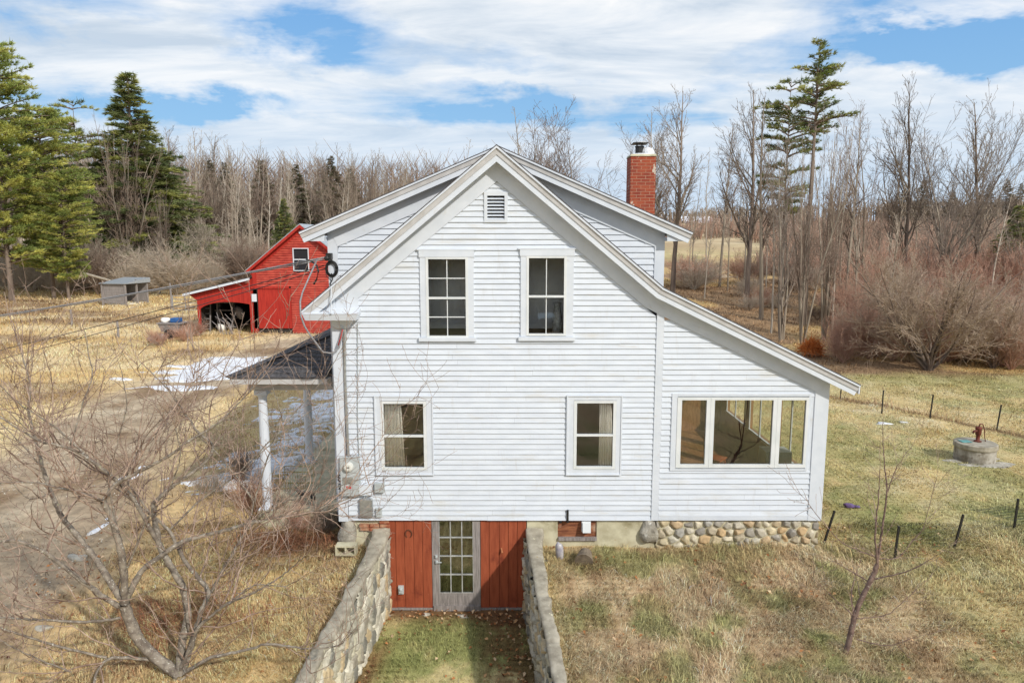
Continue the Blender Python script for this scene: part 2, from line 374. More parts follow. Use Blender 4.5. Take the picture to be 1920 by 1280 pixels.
_mx = _q.add('ShaderNodeMixShader'); _mx.inputs[0].default_value = .15; _q.l.new(_b.outputs[0], _mx.inputs[1]); _q.l.new(_tr.outputs[0], _mx.inputs[2])
_q.l.new(_mx.outputs[0], _q.n['Material Output'].inputs[0])
def open_ground(x, y):
    wall = (((x > xl_in(y)-.22-.12*np.exp(y)) & (x < xl_in(y)+.0)) | ((x > xr_in(y)) & (x < xr_in(y)+.20+.12*np.exp(y)))) & (y < .1)
    house = (x > -5.5) & (x < 6.25) & (y > -.02) & (y < 9.5) & ~((x < -3.4) & (y < .85))
    return ~(wall | house)
def cone(x, y, m=6): return np.abs(x) < (y-CAMY)*.74+m
def drive_free(x, y): return np.clip((poly_dist(x, y, DRIVE)+(fbm(x*1.7, y*1.7, 4, 3)-.5)*1.6-2.2)/1.2, .03, 1)
walkm = lambda x, y: (x > xl_in(y)) & (x < xr_in(y)) & (y < .05)
near = lambda x, y: open_ground(x, y)*cone(x, y)*drive_free(x, y)*np.where(walkm(x, y), .0, 1.0)
blades('bank_grass', 520000, (-13, 12, -5.2, 1.2), lambda x, y: near(x, y)*(.35+.65*sstep(.35, .6, fbm(x*2.2, y*2.2, 3, 50))), .15, .0070, m_grass, seed=2, lean=1.1, jitter=.4)
blades('walkway_grass', 60000, (-3.3, .8, -5.2, 0), lambda x, y: walkm(x, y)*sstep(-.1, -.7, y)*.9, .07, .006, m_grass, seed=3, lean=.8, jitter=.38)
blades('lawn_grass', 420000, (5.5, 36, -1, 20), lambda x, y: open_ground(x, y)*cone(x, y)*np.clip(1.15-(y/26), .3, 1), .085, .008, m_grass, seed=4, lean=1.0, jitter=.38)
blades('left_field_grass', 240000, (-40, -5.4, -3, 27), lambda x, y: open_ground(x, y)*cone(x, y)*drive_free(x, y)*np.clip(1.1-(y/36), .3, 1), .14, .010, m_grass, seed=5, lean=1.0)
blades('far_field_grass', 160000, (-70, 60, 20, 62), lambda x, y: cone(x, y)*drive_free(x, y)*.8, .24, .014, m_grass, seed=6, lean=.9)
# tall matted hay along both fence lines and on the crest of the bank
blades('matted_tall_grass', 90000, (5, 30, -3, 14), lambda x, y: open_ground(x, y)*cone(x, y)*np.clip(np.exp(-((y-(FB0+FB1*(x-11)))/.3)**2)*(x > 9)+.9*np.exp(-((y-(-.55+.10*(x-6.5)))/.28)**2)*(x > 6.2), 0, 1), .34, .009, m_grass, seed=8, lean=1.3, colmul=.95, cfn=lambda x, y: GC(x, y)*.4+np.array(hexc(196, 166, 128))*.6)

# fallen leaves
def leaves(name, n_try, region, dfn, size, seed, pal=None, **kw):
    rg = np.random.default_rng(seed); x0, x1, y0, y1 = region; x = rg.uniform(x0, x1, n_try); y = rg.uniform(y0, y1, n_try)
    k = rg.random(n_try) < dfn(x, y); x, y = x[k], y[k]; n = len(x); z = H(x, y)+rg.uniform(.01, .06, n)
    s_ = size*(.5+rg.random(n)); a = rg.uniform(0, 6.28, n); t = rg.uniform(-.6, .6, n); b = rg.uniform(-.6, .6, n)
    def P(u, v, w):
        return np.stack([x+s_*(u*np.cos(a)-v*np.sin(a)), y+s_*(u*np.sin(a)+v*np.cos(a)), z+s_*(u*t+v*b+w)], -1)
    V = np.stack([P(-.5, 0, 0), P(-.1, -.32, .18), P(.5, 0, .05), P(-.05, .32, .2)], 1).reshape(-1, 3)
    i = np.arange(n)[:, None]*4; F = np.concatenate([i+np.array([0, 1, 2]), i+np.array([0, 2, 3])])
    pal = np.array(pal) if pal else np.array([hexc(176, 122, 78), hexc(150, 98, 62), hexc(198, 156, 112), hexc(120, 80, 56), hexc(214, 186, 150)]); c = pal[rg.integers(0, len(pal), n)]*(.8+.4*rg.random(n))[:, None]
    return tag(mesh_np(name, V, F, m_grass, cols=np.repeat(c, 4, 0)), kind='stuff', **kw)
leaves('fallen_leaves', 26000, (-9, 13, -5, 1), lambda x, y: open_ground(x, y)*cone(x, y)*(.05+.35*sstep(.55, .7, fbm(x*1.3, y*1.3, 3, 60)) +
       .8*walkm(x, y)*np.clip(np.exp(-((x-xl_in(y)-.2)/.25)**2)*sstep(.4, .6, fbm(x*2, y*2, 2, 61))+np.exp(-((y+.15)/.3)**2)*.7+.4*sstep(-.7, 0, x), 0, 1)), .06, 21)

leaves('gravel', 42000, (-24, -5, -5, 22), lambda x, y: cone(x, y)*(poly_dist(x, y, DRIVE) < 2.4)*sstep(.42, .62, fbm(x*.8, y*.8, 3, 63))*.8, .035, 22, [hexc(196, 188, 172), hexc(150, 142, 130), hexc(214, 206, 190), hexc(118, 108, 96)])
blades('dead_stalks', 26000, (-9, -3, -5, 1.4), lambda x, y: open_ground(x, y)*np.clip(.9*np.exp(-(((x+5.6)/1.1)**2+((y+2.6)/.8)**2))+np.exp(-(((x+4.3)/1.1)**2+((y-.1)/.5)**2))*.8, 0, 1)*sstep(.4, .55, fbm(x*2, y*2, 2, 64)), .34, .009, m_grass, seed=31, lean=1.4, cfn=lambda x, y: np.zeros(np.shape(x)+(3,))+np.array(hexc(150, 104, 78)), jitter=.3)
# ---------------------------------------------------------------- snow remnants
m_snow = pm('old_snow', (.74, .77, .82), (.84, .86, .89), 8, rough=.7, bump=.8, bscale=14, spec=.3, bdist=.05, spots=[(hexc(176, 162, 140), 26, .60, .70), (hexc(204, 198, 186), 3, .5, .68)])
def snowfn(blobs, nz, thr, k, seed, st=(1, 1), rot=0.0):
    def f(x, y):
        m = np.zeros_like(x)
        for cx, cy, rx, ry in blobs: m = np.maximum(m, np.exp(-(((x-cx)/rx)**2+((y-cy)/ry)**2)))
        c, s_ = math.cos(rot), math.sin(rot); u, v = x*c+y*s_, -x*s_+y*c
        return np.minimum((m+nz*(fbm(u*st[0], v*st[1], 4, seed)-.5)-thr)*k, .07)-.004
    return f
def gp(px, py): p = G(px, py); return p.x, p.y
c1 = gp(395, 697); c2 = gp(300, 715); c3 = gp(450, 685); c4 = gp(340, 728)
sheet('snow_patch', min(c1[0], c2[0])-6, c3[0]+5, c4[1]-4, c3[1]+5, .07, snowfn([(c1[0]+.4, c1[1], 3.0, 1.9), (c3[0], c3[1]+.2, 2.8, 1.6), (c4[0], c4[1], 1.9, .6), (c2[0], c2[1]+3.0, 1.4, .35), (c2[0]-1.9, c2[1]+.4, .6, .25)], .9, .40, .22, 71, (.8, 2.4), .25), m_snow, None,
      label='largest patch of old white snow lying at the edge of the driveway', cat='snow', kind='stuff')
c1, c2, c3 = gp(520, 870), gp(590, 830), gp(440, 905)
sheet('snow_patch', c3[0]-4, -5.5, c3[1]-3, c2[1]+3.5, .06, snowfn([(c1[0], c1[1], 2.0, 1.5), (c2[0], c2[1], 1.6, 1.6), (c3[0], c3[1], 1.8, 1.0)], 1.9, .66, .16, 73, (2.2, 8.5), .5), m_snow, None,
      label='streaky melting snow in the grass behind the near porch column', cat='snow', kind='stuff')
c1, c2 = gp(600, 775), gp(640, 745)
sheet('snow_patch', c1[0]-4, -3.6, c1[1]-5, c2[1]+7, .07, snowfn([(c1[0], c1[1], 2.4, 2.6), (c2[0], c2[1]+1, 2, 3)], 1.9, .70, .16, 75, (2.0, 7.5), .5), m_snow, None,
      label='broken snow seen under the porch roof beside the rear column', cat='snow', kind='stuff')
c1, c2 = gp(195, 985), gp(250, 890)
sheet('snow_patch', c1[0]-3, c2[0]+2.5, c1[1]-2, c2[1]+3, .05, snowfn([(c1[0], c1[1], .16, .8), (c2[0], c2[1], .3, .9)], 1.3, .72, .18, 77, (1.8, 3), .9), m_snow, None,
      label='thin line of snow along the near edge of the driveway', cat='snow', kind='stuff')
# ---------------------------------------------------------------- materials
dirt = (hexc(168, 164, 156), 5, .56, .74, (1, 1, .4))
m_white = pm('white_clapboard_paint', (.625, .67, .735), (.685, .73, .79), 2.2, (1, 1, 3), rough=.55, bump=.25, bscale=60, bdist=.003, spots=[((.56, .57, .58), 3.2, .58, .86, (2.5, 1, .5)), ((.58, .57, .53), 1.1, .58, .8, (1, 1, 6)), ((.48, .46, .43), 34, .73, .79, (.35, 1, 1.6))])
m_trim = pm('white_trim_paint', (.635, .68, .74), (.695, .735, .79), 3, rough=.5, bump=.12, bscale=40, bdist=.003, spots=[((.60, .59, .57), 7, .62, .82)])
m_trim2 = pm('greyed_trim_paint', (.46, .445, .43), (.55, .54, .53), 4, (1, 1, 1), rough=.6, spots=[((.42, .40, .38), 9, .62, .78)])
m_vinyl = pm('window_vinyl', (.68, .71, .71), (.76, .78, .78), 3, rough=.35)
m_shingle = pm('asphalt_shingle', (.045, .043, .046), (.12, .112, .112), 26, (1, .4, 1), rough=.9, bump=.6, bscale=90, spots=[((.13, .12, .12), 7, .58, .72, (1, .3, 3))])
m_red = pm('red_oxide_boards', hexc(142, 68, 42), hexc(164, 84, 54), 3, (6, 6, .7), rough=.7, bump=.3, bscale=30, bdist=.004, spots=[(hexc(184, 112, 84), 14, .66, .76), (hexc(104, 42, 28), 3, .60, .78)])
m_conc = pm('old_concrete', hexc(178, 170, 142), hexc(206, 200, 172), 3, rough=.9, bump=.4, bscale=50, bdist=.006, spots=[(hexc(140, 130, 98), 2.2, .54, .72), (hexc(166, 112, 66), 4, .68, .80)])
m_cap = pm('weathered_cap_concrete', hexc(138, 130, 114), hexc(176, 168, 150), 4, rough=.95, bump=.7, bscale=60, bdist=.006, spots=[(hexc(206, 200, 170), 9, .64, .68), (hexc(120, 112, 98), 2.5, .58, .74), (hexc(186, 150, 66), 5, .70, .76)])
m_stone = pm('field_stone', (.78, .78, .78), (1.12, 1.12, 1.12), 14, attr='Col', rough=.9, bump=.6, bscale=45, bdist=.008, lo=.35, hi=.65)
m_rock = pm('grey_rock', hexc(140, 134, 122), hexc(186, 180, 166), 5, rough=.9, bump=.9, bscale=14, bdist=.03, spots=[(hexc(206, 204, 194), 9, .60, .70)])
m_greywood = pm('weathered_grey_wood', hexc(122, 116, 112), hexc(158, 150, 146), 5, (8, 8, .6), rough=.8, bump=.3, bscale=30, bdist=.004)
m_black = pm('black_iron', (.012, .012, .012), (.03, .028, .026), 9, rough=.5)
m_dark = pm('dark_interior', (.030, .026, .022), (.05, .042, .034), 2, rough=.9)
m_steel = pm('grey_painted_steel', (.42, .45, .45), (.52, .55, .55), 5, rough=.45, spots=[(hexc(140, 120, 96), 8, .68, .76)])
m_galv = pm('galvanised_metal', (.42, .44, .45), (.58, .60, .61), 12, rough=.35, metallic=.7)
m_curtain = pm('cream_curtain', (.86, .83, .76), (.93, .91, .85), 4, rough=.9)
m_brickw = pm('plywood', hexc(110, 64, 44), hexc(160, 104, 70), 4, (1, 1, 5), rough=.8, spots=[(hexc(176, 150, 130), 3, .56, .66)])

def glass_mat(name, tint=(.55, .58, .55), refl=1.0):
    m = bpy.data.materials.new(name); m.use_nodes = True; q = NT(m.node_tree); q.n.clear()
    t = q.add('ShaderNodeBsdfTransparent'); t.inputs[0].default_value = (*tint, 1)
    g = q.add('ShaderNodeBsdfGlossy'); g.inputs['Roughness'].default_value = .015; g.inputs[0].default_value = (.95, .97, 1, 1)
    co = q.add('ShaderNodeTexCoord').outputs['Object']; bn = q.add('ShaderNodeBump'); bn.inputs['Strength'].default_value = .06; bn.inputs['Distance'].default_value = .02
    q.put(bn.inputs['Height'], q.noise(co, 2.2, 2)); q.l.new(bn.outputs[0], g.inputs['Normal'])
    f = q.add('ShaderNodeFresnel'); f.inputs[0].default_value = 1.5
    k = q.m('MINIMUM', q.m('ADD', q.m('MULTIPLY', f.outputs[0], 1.0*refl), .015), 1.0)
    x = q.add('ShaderNodeMixShader'); q.put(x.inputs[0], k); q.l.new(t.outputs[0], x.inputs[1]); q.l.new(g.outputs[0], x.inputs[2])
    o = q.add('ShaderNodeOutputMaterial'); q.l.new(x.outputs[0], o.inputs[0]); return m
m_glass = glass_mat('window_glass', (1, 1, .98), .95); m_glassb = glass_mat('big_window_glass', (.86, .87, .82), 1.7)

# ---------------------------------------------------------------- clapboards
def clap(mb, z0, z1, xl, xr, y, expo, holes=(), seed=0, t=.027, wob=.0042):
    rg = random.Random(seed); n = max(1, round((z1-z0)/expo)); e = (z1-z0)/n
    for i in range(n):
        a, b = z0+i*e, z0+(i+1)*e+.006; mid = (a+b)/2; segs = [(xl, xr, None, None)]
        cuts = sorted((h[0], h[1]) for h in holes if h[2] < mid < h[3]); spans = []; cur = None
        L0, L1, R0, R1 = xl(a), xl(b), xr(a), xr(b)
        edges = [('L',)]+[x for c in cuts for x in c]+[('R',)]
        pts = [('L', L0, L1)]
        for c0, c1 in cuts: pts += [('p', c0, c0), ('p', c1, c1)]
        pts.append(('R', R0, R1))
        for k in range(0, len(pts), 2):
            p, q = pts[k], pts[k+1]
            if q[1]-p[1] < .01 and q[2]-p[2] < .01: continue
            xs = [(p[1], p[2])]; x = p[1]+rg.uniform(1.6, 6.5)
            while x < min(q[1], q[2])-.5:
                if x > max(p[1], p[2])+.3: xs.append((x, x))
                x += rg.uniform(3.5, 7)
            xs.append((q[1], q[2]))
            for (a0, a1), (b0, b1) in zip(xs[:-1], xs[1:]):
                g = .0009; w0, w1 = rg.uniform(-wob, wob), rg.uniform(-wob, wob); th = t+rg.uniform(-.002, .003)
                A = (a0+g, y-th, a+w0); B = (b0-g, y-th, a+w1); C = (b1-g, y-.003, b); D = (a1+g, y-.003, b)
                mb.quad(A, B, C, D); mb.quad((A[0], y+.004, A[2]), (B[0], y+.004, B[2]), B, A)
def ribbon(mb, path, o0, o1, y0, y1):
    """board of depth y0..y1 following a path in xz, between two perpendicular offsets below it"""
    P = [Vector((x, 0, z)) for x, z in path]; n = []
    for a, b in zip(P[:-1], P[1:]):
        d = (b-a).normalized(); n.append(Vector((d.z, 0, -d.x)))
    def off(o):
        out = []
        for i, p in enumerate(P):
            if i in (0, len(P)-1): k = n[0] if i == 0 else n[-1]; out.append(p+k*o)
            else: m = (n[i-1]+n[i]).normalized(); out.append(p+m*(o/max(.3, m.dot(n[i]))))
        return out
    a, b = off(o0), off(o1)
    for i in range(len(P)-1):
        q = [b[i], b[i+1], a[i+1], a[i]]
        mb.hexa([(q[0].x, y0, q[0].z), (q[1].x, y0, q[1].z), (q[1].x, y1, q[1].z), (q[0].x, y1, q[0].z),
                 (q[3].x, y0, q[3].z), (q[2].x, y0, q[2].z), (q[2].x, y1, q[2].z), (q[3].x, y1, q[3].z)])
    return a, b

# ---------------------------------------------------------------- the white house
RX = -.28                                   # ridge
A_ = W(566, 584, -.25); K_ = W(1243, 540, -.25); D_ = W(1611, 722, -.25); AP = (RX, W(932, 274, -.25).z)
ROOF = [(A_.x, A_.z), AP, (K_.x, K_.z), (D_.x, D_.z)]
RB_L, RB_R = W(562, 436, .65), W(1298, 437, .65); RAP = (RX, AP[1]+.10); RROOF = [(RB_L.x, RB_L.z), RAP, (RB_R.x, RB_R.z)]
XL, XM0, XM1, XR = -3.44, Wx(1222, 900, 0), Wx(1236, 900, 0), 6.17
SILL = Wz(974, 0)
house = thing('white_house', 'white clapboard gabled farmhouse with steep front gable and sloping side wing on stone foundation', 'house', (-.3, 0, 1.0))
def zin(path, x, o):        # height of the path at x, lowered by perpendicular o
    for (x0, z0), (x1, z1) in zip(path[:-1], path[1:]):
        if x0 <= x <= x1: s_ = (z1-z0)/(x1-x0); return z0+s_*(x-x0)-o*math.sqrt(1+s_*s_)
    return -9
sl = (AP[1]-A_.z)/(AP[0]-A_.x); sr = (AP[1]-K_.z)/(K_.x-AP[0]); sw = (K_.z-D_.z)/(D_.x-K_.x)
FR = .47                                     # rake boards + frieze
topz = AP[1]-FR*math.sqrt(1+sl*sl)
lx = lambda z: max(XL+.18, RX-(topz-z)/sl)
rz = AP[1]-FR*math.sqrt(1+sr*sr)
rx = lambda z: min(XM0+.01, RX+(rz-z)/sr)
# windows: name, casing px box, glass px box, grid
def PB(x0, y0, x1, y1, Y=0): a, b = W(x0, y1, Y), W(x1, y0, Y); return (a.x, b.x, a.z, b.z)
WIN = [('ul', PB(790, 468, 888, 637), PB(804, 485, 874, 630)), ('ur', PB(976, 466, 1076, 636), PB(990, 483, 1059, 626)),
       ('ll', PB(707, 742, 811, 888), PB(721, 755, 795, 876)), ('lr', PB(1062, 741, 1166, 888), PB(1079, 754, 1151, 874))]
WCAS, WGL = PB(1258, 737, 1520, 881), PB(1270, 746, 1511, 873)
holes = [c for _, c, g in WIN]+[PB(908, 360, 952, 418)]
mb = MB(); clap(mb, SILL+.0, topz-.02, lx, rx, 0, .1045, [(h[0]+.02, h[1]-.02, h[2]+.02, h[3]-.02) for h in holes], 3)
mb.build('wall', m_white, house)
# wing wall
wz = lambda x: zin(ROOF, x, FR)
WRX = XR-.26
def wr(z):
    x = K_.x+(K_.z-FR*math.sqrt(1+sw*sw)-z)/sw; return max(XM1+.02, min(WRX, x))
wtop = zin(ROOF, XM1+.1, FR); kx = K_.x
mb = MB(); clap(mb, SILL+.10, W(1300, 722, 0).z, lambda z: XM1, lambda z: min(wr(z), WRX), 0, .1085, [(WCAS[0]+.02, WRX+1, WCAS[2]+.03, WCAS[3]-.03)], 8, wob=.0008)
clap(mb, W(1300, 722, 0).z, wtop-.02, lambda z: XM1, wr, 0, .1085, [], 9, wob=.0008)
mb.box(XM1, XR, -.030, .004, SILL-.0, SILL+.10); mb.box(WCAS[1], XR-.002, -.015, .004, WCAS[2], WCAS[3]+.1)
mb.build('wing_wall', m_white, house)
# sheathing with window openings keeps the rooms closed
def sheath(mb, x0, x1, z0, z1, hs, y0=.006, y1=.12):
    xs = sorted({x0, x1, *[h[0] for h in hs], *[h[1] for h in hs]})
    for a, b in zip(xs[:-1], xs[1:]):
        m = (a+b)/2; hh = sorted([(h[2], h[3]) for h in hs if h[0] < m < h[1]]); cur = z0
        for p, q in hh+[(z1, z1)]:
            if p > cur+1e-4: mb.box(a, b, y0, y1, cur, p)
            cur = q
mb = MB(); mg = lambda g: (g[0]-.0, g[1]+.0, g[2]-.0, g[3]+.0)

sheath(mb, XL+.01, 2.9, SILL+.01, 5.40, [g for _, c, g in WIN[2:]]); sheath(mb, -1.95, 1.45, 5.40, 7.25, [g for _, c, g in WIN[:2]])
mb.build('sheathing', m_dark, house)

m_room = pm('plaster_room', (.42, .38, .32), (.5, .46, .4), 2, rough=.9)
def room(mb, x0, x1, y0, y1, z0, z1):
    mb.quad((x0, y0, z0), (x1, y0, z0), (x1, y1, z0), (x0, y1, z0)); mb.quad((x0, y0, z1), (x0, y1, z1), (x1, y1, z1), (x1, y0, z1))
    mb.quad((x0, y1, z0), (x1, y1, z0), (x1, y1, z1), (x0, y1, z1)); mb.quad((x0, y0, z0), (x0, y1, z0), (x0, y1, z1), (x0, y0, z1)); mb.quad((x1, y0, z0), (x1, y0, z1), (x1, y1, z1), (x1, y1, z0))
m_wood = pm('brown_wood_floor', hexc(134, 94, 62), hexc(160, 118, 80), 4, (6, .6, 1), rough=.4)
mb = MB(); room(mb, -1.94, 1.44, .125, 3.6, 5.41, 7.24); room(mb, XL+.1, 2.68, .125, 4.2, SILL+.05, 5.0); mb.build('room', m_room, house)

def window(cas, gl, kind, label=None):
    x0, x1, z0, z1 = gl; c0, c1, d0, d1 = cas; sw_ = .030; yg = -.004
    f = MB()      # casing boards: sides, head, sill
    if kind == 'up':
        f.box(c0, x0-sw_, -.044, .005, d0+.06, d1-.14); f.box(x1+sw_, c1, -.044, .005, d0+.06, d1-.14)
        f.box(c0-.015, c1+.015, -.056, .005, d1-.14, d1-.012); f.box(c0-.05, c1+.05, -.062, .005, d1-.012, d1+.012)
        f.box(c0-.04, c1+.04, -.075, .005, d0-.02, d0+.05); f.box(c0-.04+.02, c1+.02, -.036, .005, d0+.05, d0+.06)
        f.box(x0-sw_, x1+sw_, -.030, .005, z1+.032, d1-.14) if z1+.032 < d1-.14 else None
        f.box(x0-sw_, x1+sw_, -.032, .005, d0+.06, z0-.03) if d0+.06 < z0-.03 else None
    else:
        f.box(c0, x0-.05, -.040, .005, d0, d1); f.box(x1+.05, c1, -.040, .005, d0, d1)
        f.box(x0-.05, x1+.05, -.039, .005, z1+.05, d1); f.box(x0-.05, x1+.05, -.039, .005, d0, z0-.05)
        for a, b, p, q in ((c0-.012, c0+.014, d0, d1), (c1-.014, c1+.012, d0, d1)): f.box(a, b, -.054, -.039, p, q)
        f.box(c0-.012, c1+.012, -.055, -.039, d1-.014, d1+.012); f.box(c0-.012, c1+.012, -.058, -.039, d0-.015, d0+.012)
    w = f.build('window', m_trim, house)
    if label: w['label'] = label
    s_ = MB(); m = z0+(z1-z0)*.5; fd = .052 if kind == 'up' else .046
    a = .042 if kind == 'low' else sw_
    s_.box(x0-a-.006, x0+.012, -fd, .02, z0-a, z1+a); s_.box(x1-.012, x1+a+.006, -fd, .02, z0-a, z1+a)
    s_.box(x0+.012, x1-.012, -fd+.002, .02, z1-.008, z1+a); s_.box(x0+.012, x1-.012, -fd-.004, .02, z0-a, z0+.012)
    s_.box(x0+.012, x1-.012, -fd+.003, .022, m-.024, m+.016)
    s_.build('sash', m_vinyl, w)
    k = MB()
    if kind == 'up':
        xm = (x0+x1)/2; k.box(xm-.008, xm+.008, -.018, .018, z0+.012, m-.024); k.box(xm-.008, xm+.008, -.018, .018, m+.016, z1-.008)
        if label and 'grid' in label:
            for z in ((z0+m)/2, (z1+m)/2): k.box(x0+.012, x1-.012, -.019, .019, z-.009, z+.009)
        k.build('muntin', m_vinyl, w)
    p = MB(); p.box(x0+.006, x1-.006, -.003, .003, z0+.006, z1-.006); p.build('pane', m_glass, w)
    return w
window(WIN[0][1], WIN[0][2], 'up', 'upper left window with an eight pane grid'); window(WIN[1][1], WIN[1][2], 'up', 'upper right window with one upright muntin')
window(WIN[2][1], WIN[2][2], 'low', 'lower left window'); window(WIN[3][1], WIN[3][2], 'low', 'lower right window')
# the triple window of the wing
wt = MB(); c0, c1, d0, d1 = WCAS; g0, g1, e0, e1 = WGL
wt.box(c0-.03, g0-.05, -.038, .005, d0, d1); wt.box(g1+.05, c1, -.038, .005, d0, d1); wt.box(g0-.05, g1+.05, -.037, .005, e1+.05, d1); wt.box(g0-.05, g1+.05, -.037, .005, d0, e0-.05)
wt = wt.build('window', m_trim, house); wt['label'] = 'wide three part window of the side wing'
xs = [(Wx(1276, 810, 0), Wx(1322, 810, 0)), (Wx(1337, 810, 0), Wx(1446, 810, 0)), (Wx(1461, 810, 0), Wx(1507, 810, 0))]
zb_, zt_ = Wz(869, 0), Wz(749, 0)
f = MB(); prev = g0-.05
for i, (a, b) in enumerate(xs):
    nxt = (b+xs[i+1][0])/2 if i < 2 else g1+.05
    f.box(prev+.002, a, -.046, .03, zb_-.07, zt_+.055); f.box(b, nxt-.002, -.046, .03, zb_-.07, zt_+.055)
    f.box(a, b, -.045, .03, zt_, zt_+.055); f.box(a, b, -.048, .03, zb_-.07, zb_); prev = nxt
f.build('sash', m_vinyl, wt)
for a, b in xs: f = MB(); f.box(a, b, -.012, -.006, zb_, zt_); f.build('pane', m_glassb, wt)
# wing room: wooden floor and walls, windows in its right wall
f = MB(); y1 = 6.6; x0, x1 = XM1-.05, XR-.02; z0, z1 = SILL+.05, 4.62
f.quad((x0, .05, z0), (x1, .05, z0), (x1, y1, z0), (x0, y1, z0)); f.quad((x0, y1, z0), (x1, y1, z0), (x1, y1, z1), (x0, y1, z1)); f.quad((x0, .05, z0), (x0, y1, z0), (x0, y1, z1), (x0, .05, z1))
f.quad((x0, .05, z1), (x0, y1, z1), (x1, y1, z1), (x1, .05, z1)); 
for a, b in ((.03, .6), (2.2, 2.5), (4.1, 4.4), (6.0, 6.6)): f.box(x1-.08, x1, a, b, z0, z1)
for a, b in ((.6, 2.2), (2.5, 4.1), (4.4, 6.0)): f.box(x1-.08, x1, a, b, z0, z0+.75); f.box(x1-.08, x1, a, b, z1-.25, z1)
f.build('wing_room', m_wood, house)
f = MB()
for a, b in ((.6, 2.2), (2.5, 4.1), (4.4, 6.0)):
    for p, q in ((a, a+.06), (b-.06, b), ((a+b)/2-.03, (a+b)/2+.03)): f.box(x1-.11, x1-.085, p, q, z0+.75, z1-.25)
    f.box(x1-.13, x1-.082, a-.06, b+.06, z0+.69, z0+.75)
f.build('inner_window_trim', m_trim, house)
f = MB(); sheath(f, XM1-.05, XR-.01, SILL+.01, 4.66, [(xs[0][0]-.03, xs[2][1]+.03, zb_-.06, zt_+.05)], .006, .05); f.build('wing_sheathing', m_dark, house)

# corner boards, water table
f = MB(); f.box(XL-.02, XL+.17, -.034, .01, SILL-.02, 6.0); f.prism([(XL-.02, 6.0), (XL+.5, 6.0), (XL+.5, zin(ROOF, XL+.5, .12)), (XL-.02, zin(ROOF, XL-.02, .12))], -.032, .01); f.box(XL-.02, XL+.0, .01, .9, SILL-.02, 6.0); f.build('corner_board', m_trim, house)
f = MB(); f.box(XM0+.004, XM1-.004, -.036, .005, SILL-.0, zin(ROOF, XM0+.06, FR)+.14); f.build('corner_board', m_trim, house)
f = MB(); f.box(WRX, XR+.012, -.034, .005, SILL+.10, 4.80)
f.box(WRX+.002, XR+.010, -.036, .005, SILL-.004, SILL+.10)
f.build('corner_board', m_trim, house)
# roof slabs with shingles, rakes, friezes
def roofslab(mb, path, y0, y1, th, lift=0.0):
    a, b = ribbon(mb, path, -th-lift, -lift, y0, y1); return a
f = MB(); roofslab(f, ROOF, -.30, .60, .022); ex = [ROOF[2], ROOF[3]]
f2 = MB(); roofslab(f, ex, .602, 6.9, .022); roofslab(f, RROOF, .60, 9.2, .022)
for p0, p1 in ((ROOF[1], ROOF[2]), (ROOF[0], ROOF[1])):
    roofslab(f, [p0, p1], .602, .93, .020)
roofslab(f, [ROOF[0], (-3.3, zin(ROOF, -3.3, 0))], .932, 5, .02)
f.build('roof', m_shingle, house)
f = MB(); ribbon(f, ROOF, .022, .055, -.28, .60); ribbon(f, RROOF, .022, .06, .66, 9.1); ribbon(f, ex, .022, .055, .602, 6.85); f.build('roof_deck', m_trim2, house)
f = MB(); ribbon(f, ROOF, .002, .118, -.292, -.262); ribbon(f, RROOF, .002, .118, .608, .638); f.build('rake_moulding', m_trim2, house)
f = MB(); ribbon(f, ROOF, -.001, .030, -.318, -.292); ribbon(f, RROOF, -.001, .030, .582, .608)
ribbon(f, ROOF, .098, .215, -.276, -.240); ribbon(f, RROOF, .098, .215, .624, .660)
f.box(ROOF[3][0]-.025, ROOF[3][0]+.0, -.29, 6.8, ROOF[3][1]-.16, ROOF[3][1]-.01)
f.build('rake_board', m_trim, house)
f = MB(); ribbon(f, [(XL-.02, zin(ROOF, XL-.02, 0)), ROOF[1], ROOF[2], (XR+.0, zin(ROOF, XR, 0))], .05, FR, -.040, .004)
f.box(3.55+1.95, XR, -.0245, .003, 4.55, 4.9) if False else None
ribbon(f, [ROOF[0], ROOF[1], ROOF[2], ROOF[3]], .10, .135, -.262, -.0)
f.build('frieze', m_trim, house)
# rear, wider body with the lower-pitched roof
DXL, DXR, DY = -3.72, 3.08, .9
f = MB(); o = .52; zl = lambda x: zin(RROOF, x, o); rsl = (RAP[1]-RROOF[0][1])/(RX-RROOF[0][0]); rt = RAP[1]-o*math.sqrt(1+rsl*rsl)
clap(f, 5.7, rt-.05, lambda z: max(DXL+.2, RX-(rt-z)/rsl), lambda z: min(DXR-.2, RX+(rt-z)/rsl), DY, .118, [], 14)
clap(f, SILL+.0, 5.7, lambda z: DXL+.2, lambda z: XL+.05, DY, .11, [], 15)
f.build('rear_wall', m_white, house)
f = MB(); ribbon(f, [(DXL, zin(RROOF, DXL, 0)), RAP, (DXR, zin(RROOF, DXR, 0))], .05, o, DY-.040, DY+.01); ribbon(f, RROOF, .10, .135, .65, DY-.041)
f.box(DXL, DXL+.2, DY-.034, DY+.01, SILL-.3, 7.42); f.box(DXR-.2, DXR, DY-.034, DY+.01, 5.6, 7.42)
f.box(DXL, DXL+.02, DY+.01, 9.1, SILL-.3, 7.40); f.prism([(DXL, 7.42), (DXL+.4, 7.42), (DXL+.4, zin(RROOF, DXL+.4, .1)), (DXL, zin(RROOF, DXL, .1))], DY-.032, DY+.01); f.prism([(DXR-.4, 7.42), (DXR, 7.42), (DXR, zin(RROOF, DXR, .1)), (DXR-.4, zin(RROOF, DXR-.4, .1))], DY-.032, DY+.01); f.box(DXR-.02, DXR, DY+.01, 9.1, 5.0, 7.40)
for a, b in ((RROOF[0][0]+.05, DXL), (DXR, RROOF[2][0]-.07)): f.box(a, b, .66, 9.0, 7.47, 7.55)
